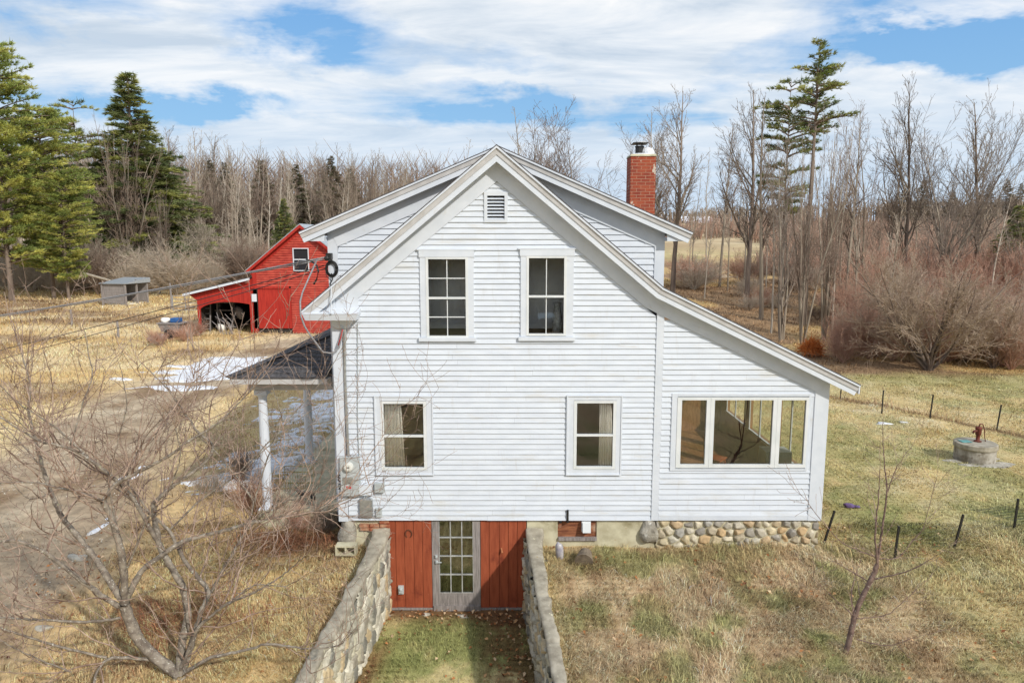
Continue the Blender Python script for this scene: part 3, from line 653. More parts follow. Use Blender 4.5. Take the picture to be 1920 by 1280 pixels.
f.box(DXL+.02, DXR-.02, 9.0, 9.1, 1.5, 7.4); 
zl_, zr_ = 7.47, 7.47
for a, b in ((RROOF[0][0]+.10, DXL), (DXR, RROOF[2][0]-.10)): f.prism([(a, 7.475), (b, 7.475), (b, zin(RROOF, b, .14)), (a, zin(RROOF, a, .14))], .668, .69)
f.build('rear_trim', m_trim, house)
# cornice return at the left eave
f = MB(); zt0 = Wz(588, -.3); xr0 = Wx(672, 590, -.25)
f.hexa([(A_.x+.07, -.30, zt0-.13), (xr0-.04, -.30, zt0-.13), (xr0-.04, -.0, zt0-.13), (A_.x+.07, -.0, zt0-.13), (A_.x+.03, -.33, zt0-.02), (xr0, -.33, zt0-.02), (xr0, 0, zt0-.02), (A_.x+.03, 0, zt0-.02)])
f.hexa([(A_.x+.03, -.33, zt0-.02), (xr0, -.33, zt0-.02), (xr0, 0, zt0-.02), (A_.x+.03, 0, zt0-.02), (A_.x+.02, -.34, zt0), (xr0+.01, -.34, zt0), (xr0+.01, 0, zt0+.09), (A_.x+.02, 0, zt0+.09)])
f.hexa([(XL+.0, -.10, zt0-.30), (XL+.30, -.10, zt0-.30), (XL+.30, 0, zt0-.30), (XL, 0, zt0-.30), (XL, -.18, zt0-.13), (XL+.42, -.18, zt0-.13), (XL+.42, 0, zt0-.13), (XL, 0, zt0-.13)])
f.prism([(A_.x+.12, zt0-.015), (XL+.06, zt0-.015), (XL+.06, zin(ROOF, XL+.06, .10)), (A_.x+.12, zin(ROOF, A_.x+.12, .10))], -.10, -.06); f.build('cornice_return', m_trim, house)
# attic vent
v0, v1, w0, w1 = PB(908, 360, 952, 417); f = MB(); f.box(v0, v1, -.04, .005, w1-.07, w1); f.box(v0, v1, -.04, .005, w0, w0+.05); f.box(v0, v0+.06, -.04, .005, w0+.05, w1-.07); f.box(v1-.06, v1, -.04, .005, w0+.05, w1-.07)
av = f.build('attic_vent', m_trim, house)
f = MB(); n = 7
for i in range(n): z = w0+.055+i*(w1-w0-.13)/n; f.hexa([(v0+.06, -.036, z), (v1-.06, -.036, z), (v1-.06, -.030, z-.004), (v0+.06, -.03, z-.004), (v0+.06, .02, z+.036), (v1-.06, .02, z+.036), (v1-.06, .024, z+.03), (v0+.06, .024, z+.03)])
f.build('louvre', m_trim, av); f = MB(); f.box(v0+.05, v1-.05, .03, .05, w0, w1); f.build('vent_backing', m_dark, av)

# chimney
m_brick = bpy.data.materials.new('red_brick'); m_brick.use_nodes = True; q = NT(m_brick.node_tree); bs = q.n['Principled BSDF']; bs.inputs['Roughness'].default_value = .9
co = q.add('ShaderNodeTexCoord').outputs['Object']; sp = q.add('ShaderNodeSeparateXYZ'); q.put(sp.inputs[0], co); cb = q.add('ShaderNodeCombineXYZ')
q.put(cb.inputs[0], q.m('ADD', sp.outputs[0], sp.outputs[1])); q.put(cb.inputs[1], sp.outputs[2])
bt = q.add('ShaderNodeTexBrick'); q.put(bt.inputs['Vector'], cb.outputs[0]); bt.inputs['Scale'].default_value = 1; bt.inputs['Brick Width'].default_value = .215; bt.inputs['Row Height'].default_value = .075; bt.inputs['Mortar Size'].default_value = .006
bt.inputs['Color1'].default_value = (*hexc(156, 70, 46), 1); bt.inputs['Color2'].default_value = (*hexc(136, 60, 44), 1); bt.inputs['Mortar'].default_value = (*hexc(190, 146, 120), 1); bt.inputs['Bias'].default_value = -.1
c = q.mix(q.ramp(q.noise(co, 5, 4), [(.40, 0.), (.62, .5)]), bt.outputs[0], hexc(182, 96, 62)); c = q.mix(q.ramp(q.noise(q.mapping(co, (1, 1, .7), (2.6, 0, 5.1)), 4.5, 3), [(.64, 0.), (.67, 1.)]), c, hexc(206, 190, 172))
q.put(bs.inputs['Base Color'], c); bn = q.add('ShaderNodeBump'); bn.inputs['Distance'].default_value = .008; q.l.new(bt.outputs['Fac'], bn.inputs['Height']); bn.invert = True; q.l.new(bn.outputs[0], bs.inputs['Normal'])
CY = 3.9; cx0, cx1 = Wx(1182, 340, CY), Wx(1229, 340, CY); ctop = Wz(293, CY)
ch = MB().box(cx0, cx1, CY, CY+.6, 7.0, ctop).build('chimney', m_brick, house)
MB().hexa([(cx0-.02, CY-.02, ctop+.002), (cx1+.02, CY-.02, ctop+.002), (cx1+.02, CY+.62, ctop+.002), (cx0-.02, CY+.62, ctop+.002), (cx0, CY, ctop+.05), (cx1, CY, ctop+.05), (cx1, CY+.6, ctop+.05), (cx0, CY+.6, ctop+.05)]).build('mortar_cap', m_conc, ch)
f = MB(); f.lump(((cx0+cx1)/2+.13, CY+.34, ctop+.10), (.20, .24, .15), 5, 3, .2); f.lump(((cx0+cx1)/2, CY+.3, ctop+.05), (.31, .30, .05), 6, 3, .1); f.build('snow_cap', m_snow, ch, True)
f = MB(); mx = (cx0+cx1)/2-.06; f.lathe((mx, CY+.25, ctop+.05), [(.10, 0), (.10, .18), (.115, .19), (.115, .21)], 14)
for k in range(4): t = k*1.57+.4; f.bar((mx+.09*math.cos(t), CY+.25+.09*math.sin(t), ctop+.25), (mx+.09*math.cos(t), CY+.25+.09*math.sin(t), ctop+.31), .015)
f.box(mx-.18, mx+.18, CY+.07, CY+.43, ctop+.31, ctop+.33); f.build('flue_cap', m_black, ch)
MB().lump((mx, CY+.25, ctop+.345), (.17, .17, .022), 9, 2, .1).build('snow_on_flue', m_snow, ch, True)
# small vent behind the ridge
MB().lathe((RX+.27, 2.6, RAP[1]-.15), [(.09, 0), (.09, .16), (.2, .18), (.2, .20), (.05, .26)], 12).build('ridge_vent', m_black, house)

# ---------------------------------------------------------------- basement front
DX0, DX1, BX0, BX1 = Wx(815, 1100, 0), Wx(898, 1100, 0), Wx(731, 1140, 0)-.0, Wx(985, 1100, 0)
f = MB(); rg = random.Random(4); yb = .05
def planks(f, a, b, n):
    w = (b-a)/n; cuts = [a]+[a+w*(i+1)+rg.uniform(-.012, .012) for i in range(n-1)]+[b]
    for p, q_ in zip(cuts[:-1], cuts[1:]): y = yb+rg.uniform(-.003, .003); f.box(p+.004, q_-.004, y-.02, y+.02, .06+rg.uniform(0, .01), SILL-.004)
planks(f, BX0-.03, DX0-.045, 5); f.box(BX0-.03, DX0-.05, yb+.024, yb+.05, .06, SILL-.005); f.build('basement_wall', m_red, house)
f = MB(); planks(f, DX1+.035, BX1+.02, 5); f.box(DX1+.04, BX1+.02, yb+.024, yb+.05, .06, SILL-.005); f.build('basement_wall', m_red, house)
f = MB(); f.box(BX0-.05, DX0-.02, yb-.04, yb+.05, .015, .058); f.box(DX1+.02, BX1+.02, yb-.04, yb+.05, .015, .058); f.box(DX0-.042, DX0-.022, yb-.035, yb+.03, .06, SILL-.006); f.build('base_trim', m_greywood, house)
f = MB(); fz = SILL-.006; f.box(DX0-.02, DX0+.10, yb-.03, yb+.03, .12, fz); f.box(DX1-.11, DX1+.03, yb-.03, yb+.03, .12, fz)
f.box(DX0+.10, DX1-.11, yb-.028, yb+.028, .12, .38); f.box(DX0-.02, DX1+.03, yb-.07, yb+.05, .01, .118); f.box(DX0+.10, DX1-.11, yb-.028, yb+.028, fz-.03, fz)
f.box(DX0+.13, DX1-.14, yb-.033, yb-.029, .17, .33)
dr = f.build('door', m_greywood, house)
f = MB(); gx0, gx1, gz0, gz1 = DX0+.10, DX1-.11, .38, fz-.03
for i in range(1, 3): x = gx0+(gx1-gx0)*i/3; f.box(x-.010, x+.010, yb-.024, yb+.016, gz0, gz1)
for i in range(1, 4): z = gz0+(gz1-gz0)*(i/4)*1.03; f.box(gx0, gx1, yb-.025, yb+.015, z-.011, z+.011)
for a, b, c_, d_ in ((gx0, gx0+.012, gz0, gz1), (gx1-.012, gx1, gz0, gz1)): f.box(a, b, yb-.029, yb-.02, c_, d_)
f.box(gx0, gx1, yb-.0285, yb-.02, gz0, gz0+.012); f.build('muntin', pm('dull_muntin', hexc(150, 150, 146), hexc(184, 184, 178), 6), dr)
f = MB(); f.box(gx0, gx1, yb-.004, yb+.004, gz0, gz1); f.build('pane', glass_mat('door_glass', (.8, .8, .76), 3.2), dr)
f = MB(); hz = Wz(1051, yb); f.lathe((DX0+.045, yb-.04, hz-.03), [(.03, 0), (.03, .06)], 10); f.bar((DX0+.045, yb-.07, hz), (DX0+.15, yb-.075, hz+.005), .02); f.bar((DX0+.045, yb-.03, hz), (DX0+.045, yb-.075, hz), .02); f.build('door_handle', m_steel, dr); MB().lathe((DX0+.04, yb-.045, Wz(1040, yb)-.03), [(.028, 0), (.028, .05)], 10).build('deadbolt', m_steel, dr)
f = MB(); room(f, BX0, BX1, .12, 3, 0.03, SILL-.02); f.build('basement_room', m_room, house)
f = MB(); ox, oz = Wx(752, 1105, 0), Wz(1105, 0); f.box(ox-.055, ox+.055, yb-.07, yb-.02, oz-.085, oz+.085); f.box(ox-.035, ox+.035, yb-.10, yb-.07, oz-.05, oz+.05); f.lathe((ox, yb-.09, oz+.01), [(.03, 0), (.03, .03), (.01, .05)], 10); f.build('outlet_box', m_steel, house)
# horseshoe and peg
f = MB(); hx, hz2 = Wx(766, 1003, 0), Wz(1001, 0); f.tube([(hx+.065*math.sin(t)*(1 if abs(t) < 2 else .9), yb-.032, hz2+.085*math.cos(t)) for t in np.linspace(-2.55, 2.55, 19)], [.009+.004*math.cos(t*.6) for t in np.linspace(-2.55, 2.55, 19)], 6)
tag(f.build('horseshoe', pm('rust', hexc(84, 50, 36), hexc(120, 72, 48), 20, rough=.9), None), 'rusty horseshoe hanging on the red boards left of the basement door', 'horseshoe')
px_, pz_ = Wx(940, 1030, 0), Wz(1030, 0); MB().bar((px_, yb-.02, pz_+.02), (px_+.02, yb-.10, pz_-.05), .028, .02).build('wooden_latch', pm('bare_wood', hexc(190, 130, 84), hexc(160, 100, 64), 8), house)

# ---------------------------------------------------------------- rubble faces
def rubble(name, P0, U, V_, Nn, w, h, res, cell, depth, pal, parent, mort, seed=0, squash=(1, 1), jit=.42, topfn=None, mortw=.1, rise=.35, rough_=.25):
    """a wall face of real stones: voronoi cells bulge out of the mortar. P0 corner, U and V_ unit axes, Nn outward"""
    rg = np.random.default_rng(seed); nu, nv = int(w/res)+1, int(h/res)+1; u = np.linspace(0, w, nu); v = np.linspace(0, h, nv); A, B = np.meshgrid(u, v)
    cu, cv = cell*squash[0], cell*squash[1]; gu, gv = int(w/cu)+3, int(h/cv)+3
    cxs, cys = np.meshgrid(np.arange(-1, gu-1), np.arange(-1, gv-1)); s0 = np.stack([(cxs+.5+rg.uniform(-jit, jit, cxs.shape)+.5*(cys % 2))*cu, (cys+.5+rg.uniform(-jit, jit, cxs.shape))*cv], -1).reshape(-1, 2)
    wu = (fbm(A*4, B*4, 3, seed+2)-.5)*cell*.5; wv = (fbm(A*4, B*4, 3, seed+5)-.5)*cell*.5
    pts = np.stack([(A+wu)/squash[0], (B+wv)/squash[1]], -1).reshape(-1, 2); q_ = s0/np.array(squash)
    d = np.hypot(pts[:, None, 0]-q_[None, :, 0], pts[:, None, 1]-q_[None, :, 1]); o_ = np.argpartition(d, 1, 1)[:, :2]; dd = np.take_along_axis(d, o_, 1)
    i1 = np.argmin(dd, 1); f1 = dd.min(1); f2 = dd.max(1); cid = o_[np.arange(len(o_)), i1]; e = (f2-f1)/cell
    hgt = sstep(mortw*.4, mortw+rise, e)*(.65+.7*rg.random(len(s0))[cid]); tl = rg.uniform(-.5, .5, (len(s0), 2))[cid]; rel = (pts-q_[cid])/cell
    hh = depth*(hgt*(1+(rel*tl).sum(1))+rough_*(fbm(A.ravel()*9, B.ravel()*9, 3, seed)-.5)*(e > mortw))
    C = np.array(pal)[rg.integers(0, len(pal), len(s0))[cid]]*(.85+.3*fbm(A.ravel()*14, B.ravel()*14, 3, seed+9))[:, None]
    k = sstep(mortw*.5, mortw*1.2, e)[:, None]; C = C*k+np.array(mort)*(1-k)
    Bt = B.ravel().copy()
    if topfn is not None: Bt = Bt*topfn(A.ravel())/h
    Vv = np.array(P0)+A.reshape(-1, 1)*np.array(U)+Bt[:, None]*np.array(V_)+hh[:, None]*np.array(Nn)
    i = np.arange(nu*nv).reshape(nv, nu); F = np.stack([i[:-1, :-1], i[:-1, 1:], i[1:, 1:], i[1:, :-1]], -1).reshape(-1, 4)
    return mesh_np(name, Vv, F, m_stone, parent, smooth=True, cols=C)
COB = [hexc(*c) for c in ((196, 178, 146), (186, 178, 160), (164, 158, 146), (206, 192, 160), (196, 168, 128), (200, 184, 150), (150, 144, 134), (200, 194, 176), (180, 168, 144), (172, 168, 158), (210, 200, 176), (188, 164, 130))]
fx0 = Wx(1230, 1000, 0)
rubble('stone_foundation', (fx0, .035, .95), (1, 0, 0), (0, 0, 1), (0, -1, 0), XR-.02-fx0, SILL-.975, .014, .175, .065, COB, house, hexc(84, 78, 68), 3, (1.15, .92), .36, mortw=.10)
MB().box(fx0, XR-.02, .03, .2, .8, SILL-.022).build('foundation_core', m_conc, house)
f = MB(); f.box(BX1+.03, Wx(1046, 1000, 0), .03, .12, .5, SILL-.004); vx0, vx1 = Wx(1046, 1000, 0), Wx(1119, 1000, 0); vz = Wz(1010, 0)
f.box(vx0, vx1, .032, .12, .5, vz-.02); f.box(vx1, fx0-.02, .03, .12, .5, SILL-.004); f.build('concrete_foundation', m_conc, house); MB().box(XL+.02, BX0-.03, .06, .2, .5, SILL-.004).build('concrete_foundation', m_conc, house)
f = MB(); f.box(vx0, vx1, .06, .08, vz-.02, SILL-.004); vp = f.build('vent_panel', m_brickw, house)
f = MB(); f.box(vx0+.01, vx1-.0, -.02, .06, vz-.03, vz+.03); f.build('panel_sill', m_greywood, house)
f = MB(); ax_, az_ = Wx(1099, 983, 0), Wz(986, 0); f.box(ax_-.09, ax_+.09, -.03, .06, az_-.11, az_+.11); f.hexa([(ax_-.075, -.10, az_-.10), (ax_+.085, -.10, az_-.10), (ax_+.085, -.03, az_-.10), (ax_-.075, -.03, az_-.10), (ax_-.075, -.045, az_+.09), (ax_+.085, -.045, az_+.09), (ax_+.085, -.03, az_+.09), (ax_-.075, -.03, az_+.09)])
f.build('dryer_vent', m_vinyl, house)
f = MB(); f.tube([(Wx(1064, 960, 0), -.04, Wz(954, 0)), (Wx(1064, 980, 0), -.04, Wz(977, 0)), (Wx(1064, 980, 0), .05, Wz(980, 0))], .022, 8); f.tube([(Wx(1051, 978, 0), -.01, Wz(978, 0)), (Wx(1051, 978, 0), .06, Wz(978, 0))], .028, 10); f.build('fill_pipe', m_black, house)
f = MB(); f.lump((Wx(1216, 998, 0), .02, Wz(997, 0)), (.20, .16, .26), 31, 3, .3); f.build('corner_boulder', m_rock, house)
# left corner: rock and broken bricks under the sill
f = MB(); f.lump((Wx(650, 990, 0), .10, SILL-.30), (.19, .20, .33), 37, 3, .25); o_ = f.build('corner_stone', m_rock, house)
f = MB(); rg = random.Random(2)
for r in range(3):
    for k in range(3):
        if rg.random() < .8: x = XL+.36+k*.21+rg.uniform(0, .03); z = SILL-.08-r*.075; f.box(x, x+.19, -.02+rg.uniform(0, .03), .08, z, z+.06)
f.build('exposed_brick', pm('old_brick', hexc(150, 78, 52), hexc(190, 150, 120), 7, rough=.9), house)

# ---------------------------------------------------------------- meters and boxes
def bb(name, x0, y0, x1, y1, d, mat, r=.01, base=-.02, parent=house):
    a = PB(x0, y0, x1, y1); o = MB().box(a[0], a[1], base-d, base, a[2], a[3]).build(name, mat, parent); b = o.modifiers.new('b', 'BEVEL'); b.width = r; b.segments = 2; return o
em = bb('electric_meter', 642, 853, 674, 926, .10, m_steel)
mc = W(654, 874, -.12); f = MB(); n = len(f.v)
f.tube([(mc.x, -.118, mc.z), (mc.x, -.16, mc.z), (mc.x, -.19, mc.z), (mc.x, -.2, mc.z)], [.095, .09, .085, .06], 20); f.build('meter_dial', pm('meter_glass', (.62, .62, .56), (.75, .75, .70), 5, rough=.15), em)
f = MB(); f.box(mc.x-.03, mc.x+.03, -.205, -.2, mc.z-.008, mc.z+.008); f.build('meter_face', m_black, em)
a = PB(646, 890, 664, 902); MB().box(a[0], a[1], -.135, -.12, a[2], a[3]).build('breaker_cover', m_galv, em)
a = PB(652, 907, 661, 912); MB().box(a[0], a[1], -.124, -.12, a[2], a[3]).build('red_tag', pm('red_sticker', (.6, .04, .04)), em)
bb('junction_box', 676, 905, 700, 925, .09, m_trim, .006); bb('junction_box', 704, 903, 722, 920, .08, m_steel, .006); bb('cable_box', 676, 932, 700, 967, .07, m_galv, .02); bb('cable_box', 706, 950, 717, 967, .05, m_steel, .01)
f = MB(); cx_ = Wx(647, 700, 0); f.tube([(Wx(648, 610, 0), -.07, Wz(606, 0)), (Wx(648, 700, 0), -.05, Wz(700, 0)), (Wx(655, 850, 0), -.07, Wz(855, 0))], .026, 8); f.tube([(Wx(648, 610, 0)-.06, -.10, Wz(612, 0)), (Wx(648, 610, 0), -.07, Wz(604, 0)), (Wx(648, 610, 0)+.02, -.06, Wz(611, 0))], .045, 8)
f.build('conduit', m_galv, house)
f = MB(); f.tube([(Wx(672, 620, 0), -.04, Wz(605, 0)), (Wx(672, 800, 0), -.04, Wz(790, 0)), (Wx(677, 905, 0), -.05, Wz(905, 0))], .008, 5); f.tube([(Wx(684, 924, 0), -.07, Wz(924, 0)), (Wx(686, 930, 0), -.11, Wz(932, 0)), (Wx(692, 926, 0), -.07, Wz(925, 0))], .01, 5); f.build('thin_cable', m_steel, house)
m_blk = m_black
def text(s_, px, py, size, mat, parent, y=-.035, rz=0):
    c = bpy.data.curves.new('house_number', 'FONT'); c.body = s_; c.size = size; c.extrude = .004; c.materials.append(mat); c.align_x = 'CENTER'
    o = bpy.data.objects.new('house_number', c); COL.objects.link(o); p = W(px, py, y); bpy.context.view_layer.update(); me = bpy.data.meshes.new_from_object(o.evaluated_get(bpy.context.evaluated_depsgraph_get())); bpy.data.objects.remove(o)
    o = bpy.data.objects.new('house_number', me); COL.objects.link(o); o.parent = parent; o.location = p-parent.location; o.rotation_euler = (R(90), 0, rz); return o
text('8', 637.5, 902, .20, m_blk, house); text('2', 637.5, 917, .17, m_blk, house)

# curtains (hang inside: things of their own)
def curtain(x0, x1, z0, z1, label, seed):
    n = 40; f = MB(); rg = random.Random(seed)
    for i in range(n):
        for z, w in ((z0, 1.0), (z1, .85)):
            t = i/(n-1); f.v.append((x0+(x1-x0)*t*w, .045+.022*math.sin(t*34+rg.uniform(-.2, .2)), z))
    f.f = [(2*i, 2*i+2, 2*i+3, 2*i+1) for i in range(n-1)]; o = f.build('curtain', m_curtain, None, True); sl_ = o.modifiers.new('s', 'SOLIDIFY'); sl_.thickness = .004
    tag(o, label, 'curtain', 'curtains in the lower windows')
g = WIN[2][2]; curtain(g[0]+.0, g[0]+.40, g[2], g[3]-.0, 'cream curtain in the lower left window by the meter', 1)
g = WIN[3][2]; curtain(g[1]-.27, g[1]+.0, g[2], g[3], 'cream curtain in the lower right window', 2)
# chair, stand and glass blower's trivia seen in the rooms
def chair(loc, rot, label):
    t = thing('wooden_chair', label, 'chair', loc, rotz=rot); m = pm('orange_wood', hexc(176, 96, 44), hexc(150, 78, 36), 6, (4, 1, 1), rough=.35)
    L = lambda f, n: (setattr(f, 'v', f.v), mesh_np(n, f.v, f.f, m, t, off=False))[1]
    f = MB(); f.box(-.22, .22, -.21, .21, .43, .46); L(f, 'seat')
    for sx in (-1, 1):
        for sy in (-1, 1): f = MB(); f.bar((sx*.17, sy*.16, .43), (sx*.21, sy*.2, 0), .035); L(f, 'leg')
    f = MB(); f.tube([(x, .2+.04*math.cos(x*5), .95+.03*math.cos(x*6)) for x in np.linspace(-.22, .22, 7)], .022, 6)
    for x in np.linspace(-.18, .18, 6): f.bar((x*.9, .19, .46), (x, .22, .95), .016)
    L(f, 'backrest'); return t
chair((Wx(1385, 760, 0)+.25, 1.5, z0), 0, 'orange wooden spindle chair inside the wing window') if False else None
chair((4.75, 2.5, SILL+.05), .9, 'orange wooden spindle chair inside the wide wing window')
t = thing('wood_stove', 'dark square stove on legs behind the right pane of the wing window', 'stove', (5.62, 1.0, SILL+.05))
f = MB(); f.box(5.32, 5.86, .8, 1.25, SILL+.45, SILL+1.15); f.build('stove_body', m_steel, t)
for x in (5.36, 5.82):
    for y in (.84, 1.2): MB().box(x-.03, x+.03, y-.03, y+.03, SILL+.05, SILL+.45).build('leg', m_black, t)
MB().tube([(5.6, 1.1, SILL+1.15), (5.6, 1.1, 4.6)], .08, 10).build('stove_pipe', m_black, t)
# things by the upstairs windows
t = tag(MB().lathe((Wx(1047, 600, 0)+.0, .35, WIN[1][2][2]-.02), [(.10, 0), (.11, .18), (.09, .35), (.06, .52), (.08, .6)], 12).build('wrapped_bundle', pm('silver_wrap', (.55, .6, .66), (.2, .22, .25), 14, rough=.3), None, True), 'pale wrapped bundle standing behind the upper right window', 'bundle')
# ---------------------------------------------------------------- retaining walls
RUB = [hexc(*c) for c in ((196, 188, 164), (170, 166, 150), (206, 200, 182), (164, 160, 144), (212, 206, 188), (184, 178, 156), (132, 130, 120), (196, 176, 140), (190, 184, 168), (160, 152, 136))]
RUB_SHADED = [tuple(v*.8 for v in c) for c in RUB]  # same stones with shade put into the colour, for the face turned from the sun
YF = -6.2
for side in (0, 1):
    nm = 'pale rubble retaining wall left of the sunken walkway with grey cap' if side == 0 else 'rubble retaining wall coloured darker for shade, right of the sunken walkway with lichened cap'
    t = thing('retaining_wall', nm, 'wall', (xl_in(-3) if side == 0 else xr_in(-3), -3, 0))
    fn = xl_in if side == 0 else xr_in; x0, x1 = float(fn(0)), float(fn(YF)); L = math.hypot(x1-x0, YF); U = ((x1-x0)/L, YF/L, 0); sgn = 1 if side == 0 else -1
    Nn = (-U[1]*sgn, U[0]*sgn, 0)
    ztop = lambda y: 1.60+.093*y
    # local coordinate runs from the house to the front
    tf = lambda a: ztop(-a*abs(YF)/L)+.12
    rubble('stone_face', (x0, 0, -.12), U, (0, 0, 1), Nn, L, 1.75, .022, .27 if side == 0 else .24, .05 if side == 0 else .07, RUB if side == 0 else RUB_SHADED, t, hexc(206, 200, 180) if side == 0 else hexc(126, 118, 102), 11+side, (.8, 1.35) if side == 0 else (1.3, .8), .42, topfn=tf, mortw=.07 if side == 0 else .12, rise=.14, rough_=.8)
    f = MB(); n = 12; s_ = -sgn
    for i in range(n):
        ya, yb_ = YF*i/n, YF*(i+1)/n; f.hexa([(float(fn(ya))+s_*.03, ya, -.1), (float(fn(ya))+s_*.16, ya, -.1), (float(fn(yb_))+s_*.16, yb_, -.1), (float(fn(yb_))+s_*.03, yb_, -.1),
            (float(fn(ya))+s_*.03, ya, ztop(ya)), (float(fn(ya))+s_*.16, ya, ztop(ya)), (float(fn(yb_))+s_*.16, yb_, ztop(yb_)), (float(fn(yb_))+s_*.03, yb_, ztop(yb_))])
    f.build('wall_core', m_cap, t)
    # cap: slabs with wavy edges
    rg = np.random.default_rng(side+40); nl = 150; nw = 9; ys = np.linspace(-.0, YF, nl); wid = np.interp(-ys, [0, 1.5, 6.2], [.34, .23, .17])
    ed0 = (fbm(ys*3, ys*0, 4, 3+side)-.5)*.12; ed1 = (fbm(ys*3, ys*0+9, 4, 5+side)-.5)*.11; xs_ = fn(ys)+(-.035*s_)+ed0*.6
    V = []; prof = [(-.0, -.12), (0, -.02), (.04, .0), (.25, .006), (.5, .008), (.75, .006), (.96, .0), (1, -.02), (1.0, -.14)]
    jn = np.abs(((ys*.83+.3*side) % 1.0)-.5) < .012
    for k, (a, b) in enumerate(prof):
        zz = ztop(ys)+.07+b+(fbm(ys*6, np.full_like(ys, k*1.3), 3, 8)-.5)*.03-jn*.03+np.maximum(0, .10*np.exp(ys/.22)); V.append(np.stack([xs_+s_*(a*(wid+ed1)), ys, zz], -1))
    V = np.stack(V, 1).reshape(-1, 3); i = np.arange(nl*nw).reshape(nl, nw); F = np.stack([i[:-1, :-1], i[1:, :-1], i[1:, 1:], i[:-1, 1:]], -1).reshape(-1, 4)
    if side == 0: F = F[:, ::-1]
    mesh_np('wall_cap', V, np.ascontiguousarray(F), m_cap, t, smooth=False)
# cinder block by the left wall
p = W(651, 1020, -.35); t = thing('cinder_block', 'hollow concrete block lying by the left retaining wall', 'block', (p.x, -.4, 0)); z0 = float(H(p.x, -.4))+.02
f = MB(); a, b = p.x-.20, p.x+.20; zz = p.z+.03; lo_ = zz-.20
f.box(a, b, -.50, -.30, zz-.03, zz); f.box(a, b, -.50, -.30, lo_, lo_+.03)
for x in (a, (a+b)/2-.016, b-.032): f.box(x, x+.032, -.50, -.30, lo_+.03, zz-.03)
f.box(a+.032, b-.032, -.31, -.302, lo_+.03, zz-.03); f.build('block_shell', m_conc, t)
# planter pot half buried on the right bank
f = MB(); p = G(1098, 1060); f.tube([(p.x-.02, p.y+.22, p.z+.14), (p.x, p.y, p.z+.06), (p.x, p.y-.02, p.z+.06), (p.x, p.y+.05, p.z+.07)], [.13, .17, .15, .12], 14)
f = MB(); c0, c1_ = Vector((p.x+.02, p.y+.20, p.z+.17)), Vector((p.x-.04, p.y-.06, p.z+.10)); f.tube([c0, c0.lerp(c1_, .5), c1_, c1_.lerp(c0, .04), c0.lerp(c1_, .3)], [.12, .15, .18, .165, .12], 18)
t = thing('plant_pot', 'brown plant pot tipped over in the grass right of the walkway', 'pot', p); f.build('pot_shell', pm('dull_brown_plastic', hexc(136, 122, 104), hexc(98, 86, 72), 8), t); MB().tube([c0.lerp(c1_, .40), c0.lerp(c1_, .46)], .135, 14).build('pot_inner_shade', m_dark, t)  # dark disk paints the shade inside the pot mouth
p = G(1050, 1052); f = MB(); f.lump((p.x, p.y+.1, p.z+.16), (.09, .07, .22), 3, 2, .2)
tag(f.build('plastic_bag', pm('clear_plastic', hexc(150, 146, 156), hexc(190, 186, 184), 12, rough=.25), None, True), 'crumpled clear plastic bag by the right retaining wall', 'bag')
rg = random.Random(5)
for i, (px, py, s_, lab) in enumerate(((1022, 1052, .06, 'small ochre stone beside the right wall cap'), (800, 1152, .09, 'flat stone before the left side of the basement door'), (868, 1156, .12, 'broad flat stone before the middle of the basement door'), (148, 1046, .22, 'large flat pale rock embedded in the driveway'), (82, 1178, .14, 'smaller pale rock at the near driveway edge'), (1520, 1030, .12, 'grey rock at the foot of the wing corner'))):
    p = G(px, py); tag(MB().lump((p.x, p.y, p.z+.01), (s_, s_*.6, s_*.35), i, 3, .3).build('rock', m_rock, None, True), lab, 'rock', 'loose rocks on the ground')

# ---------------------------------------------------------------- porch (part of the house)
PZ = 1.79; PY0, PX0, PX1 = .88, -5.42, -3.74; PY1 = 8.6
f = MB(); f.box(PX0, PX1, PY0, PY1, PZ-.12, PZ); f.box(PX0+.05, PX1, PY0+.04, PY1-.05, 1.0, PZ-.122); f.build('porch_floor', m_conc, house)
m_col = m_trim
for y in (1.05, 4.25, 7.6):
    f = MB(); f.lathe((-5.25, y, PZ), [(.13, 0), (.13, .06), (.10, .10), (.105, 1.3), (.085, 2.42), (.10, 2.46), (.12, 2.5)], 14); f.box(-5.38, -5.12, y-.13, y+.13, PZ+2.5, PZ+2.60); f.box(-5.40, -5.10, y-.15, y+.15, PZ, PZ+.03); f.build('porch_column', m_col, house)
ez = 4.74; ex0, ey0 = -5.72, .48
f = MB(); f.box(ex0+.25, PX1, ey0+.36, ey0+.50, ez-.32, ez-.03); f.box(ex0+.28, ex0+.42, ey0+.5, PY1, ez-.32, ez-.03); f.box(ex0+.02, PX1+.0, ey0+.02, ey0+.05, ez-.13, ez-.02); f.box(ex0+.02, ex0+.05, ey0+.05, PY1+.2, ez-.13, ez-.02); f.box(ex0+.05, PX1, ey0+.05, PY1, ez-.05, ez-.03)
f.build('porch_beam', m_trim2, house)
rise, run = .78, 2.02
f = MB(); n = 13
for i in range(n):          # front slope: stepped courses up to the hip
    a, b = i/n, (i+1)/n; g = .022
    P = lambda t, x: (x, ey0+run*t, ez+rise*t)
    A, B = P(a, ex0+run*a), P(a, PX1+.0); C, D = P(b, PX1), P(b, ex0+run*b)
    f.quad((A[0], A[1]-.002, A[2]+g), (B[0], B[1]-.002, B[2]+g), C, D); f.quad((A[0], A[1]-.002, A[2]-.006), (B[0], B[1]-.002, B[2]-.006), (B[0], B[1]-.002, B[2]+g), (A[0], A[1]-.002, A[2]+g))
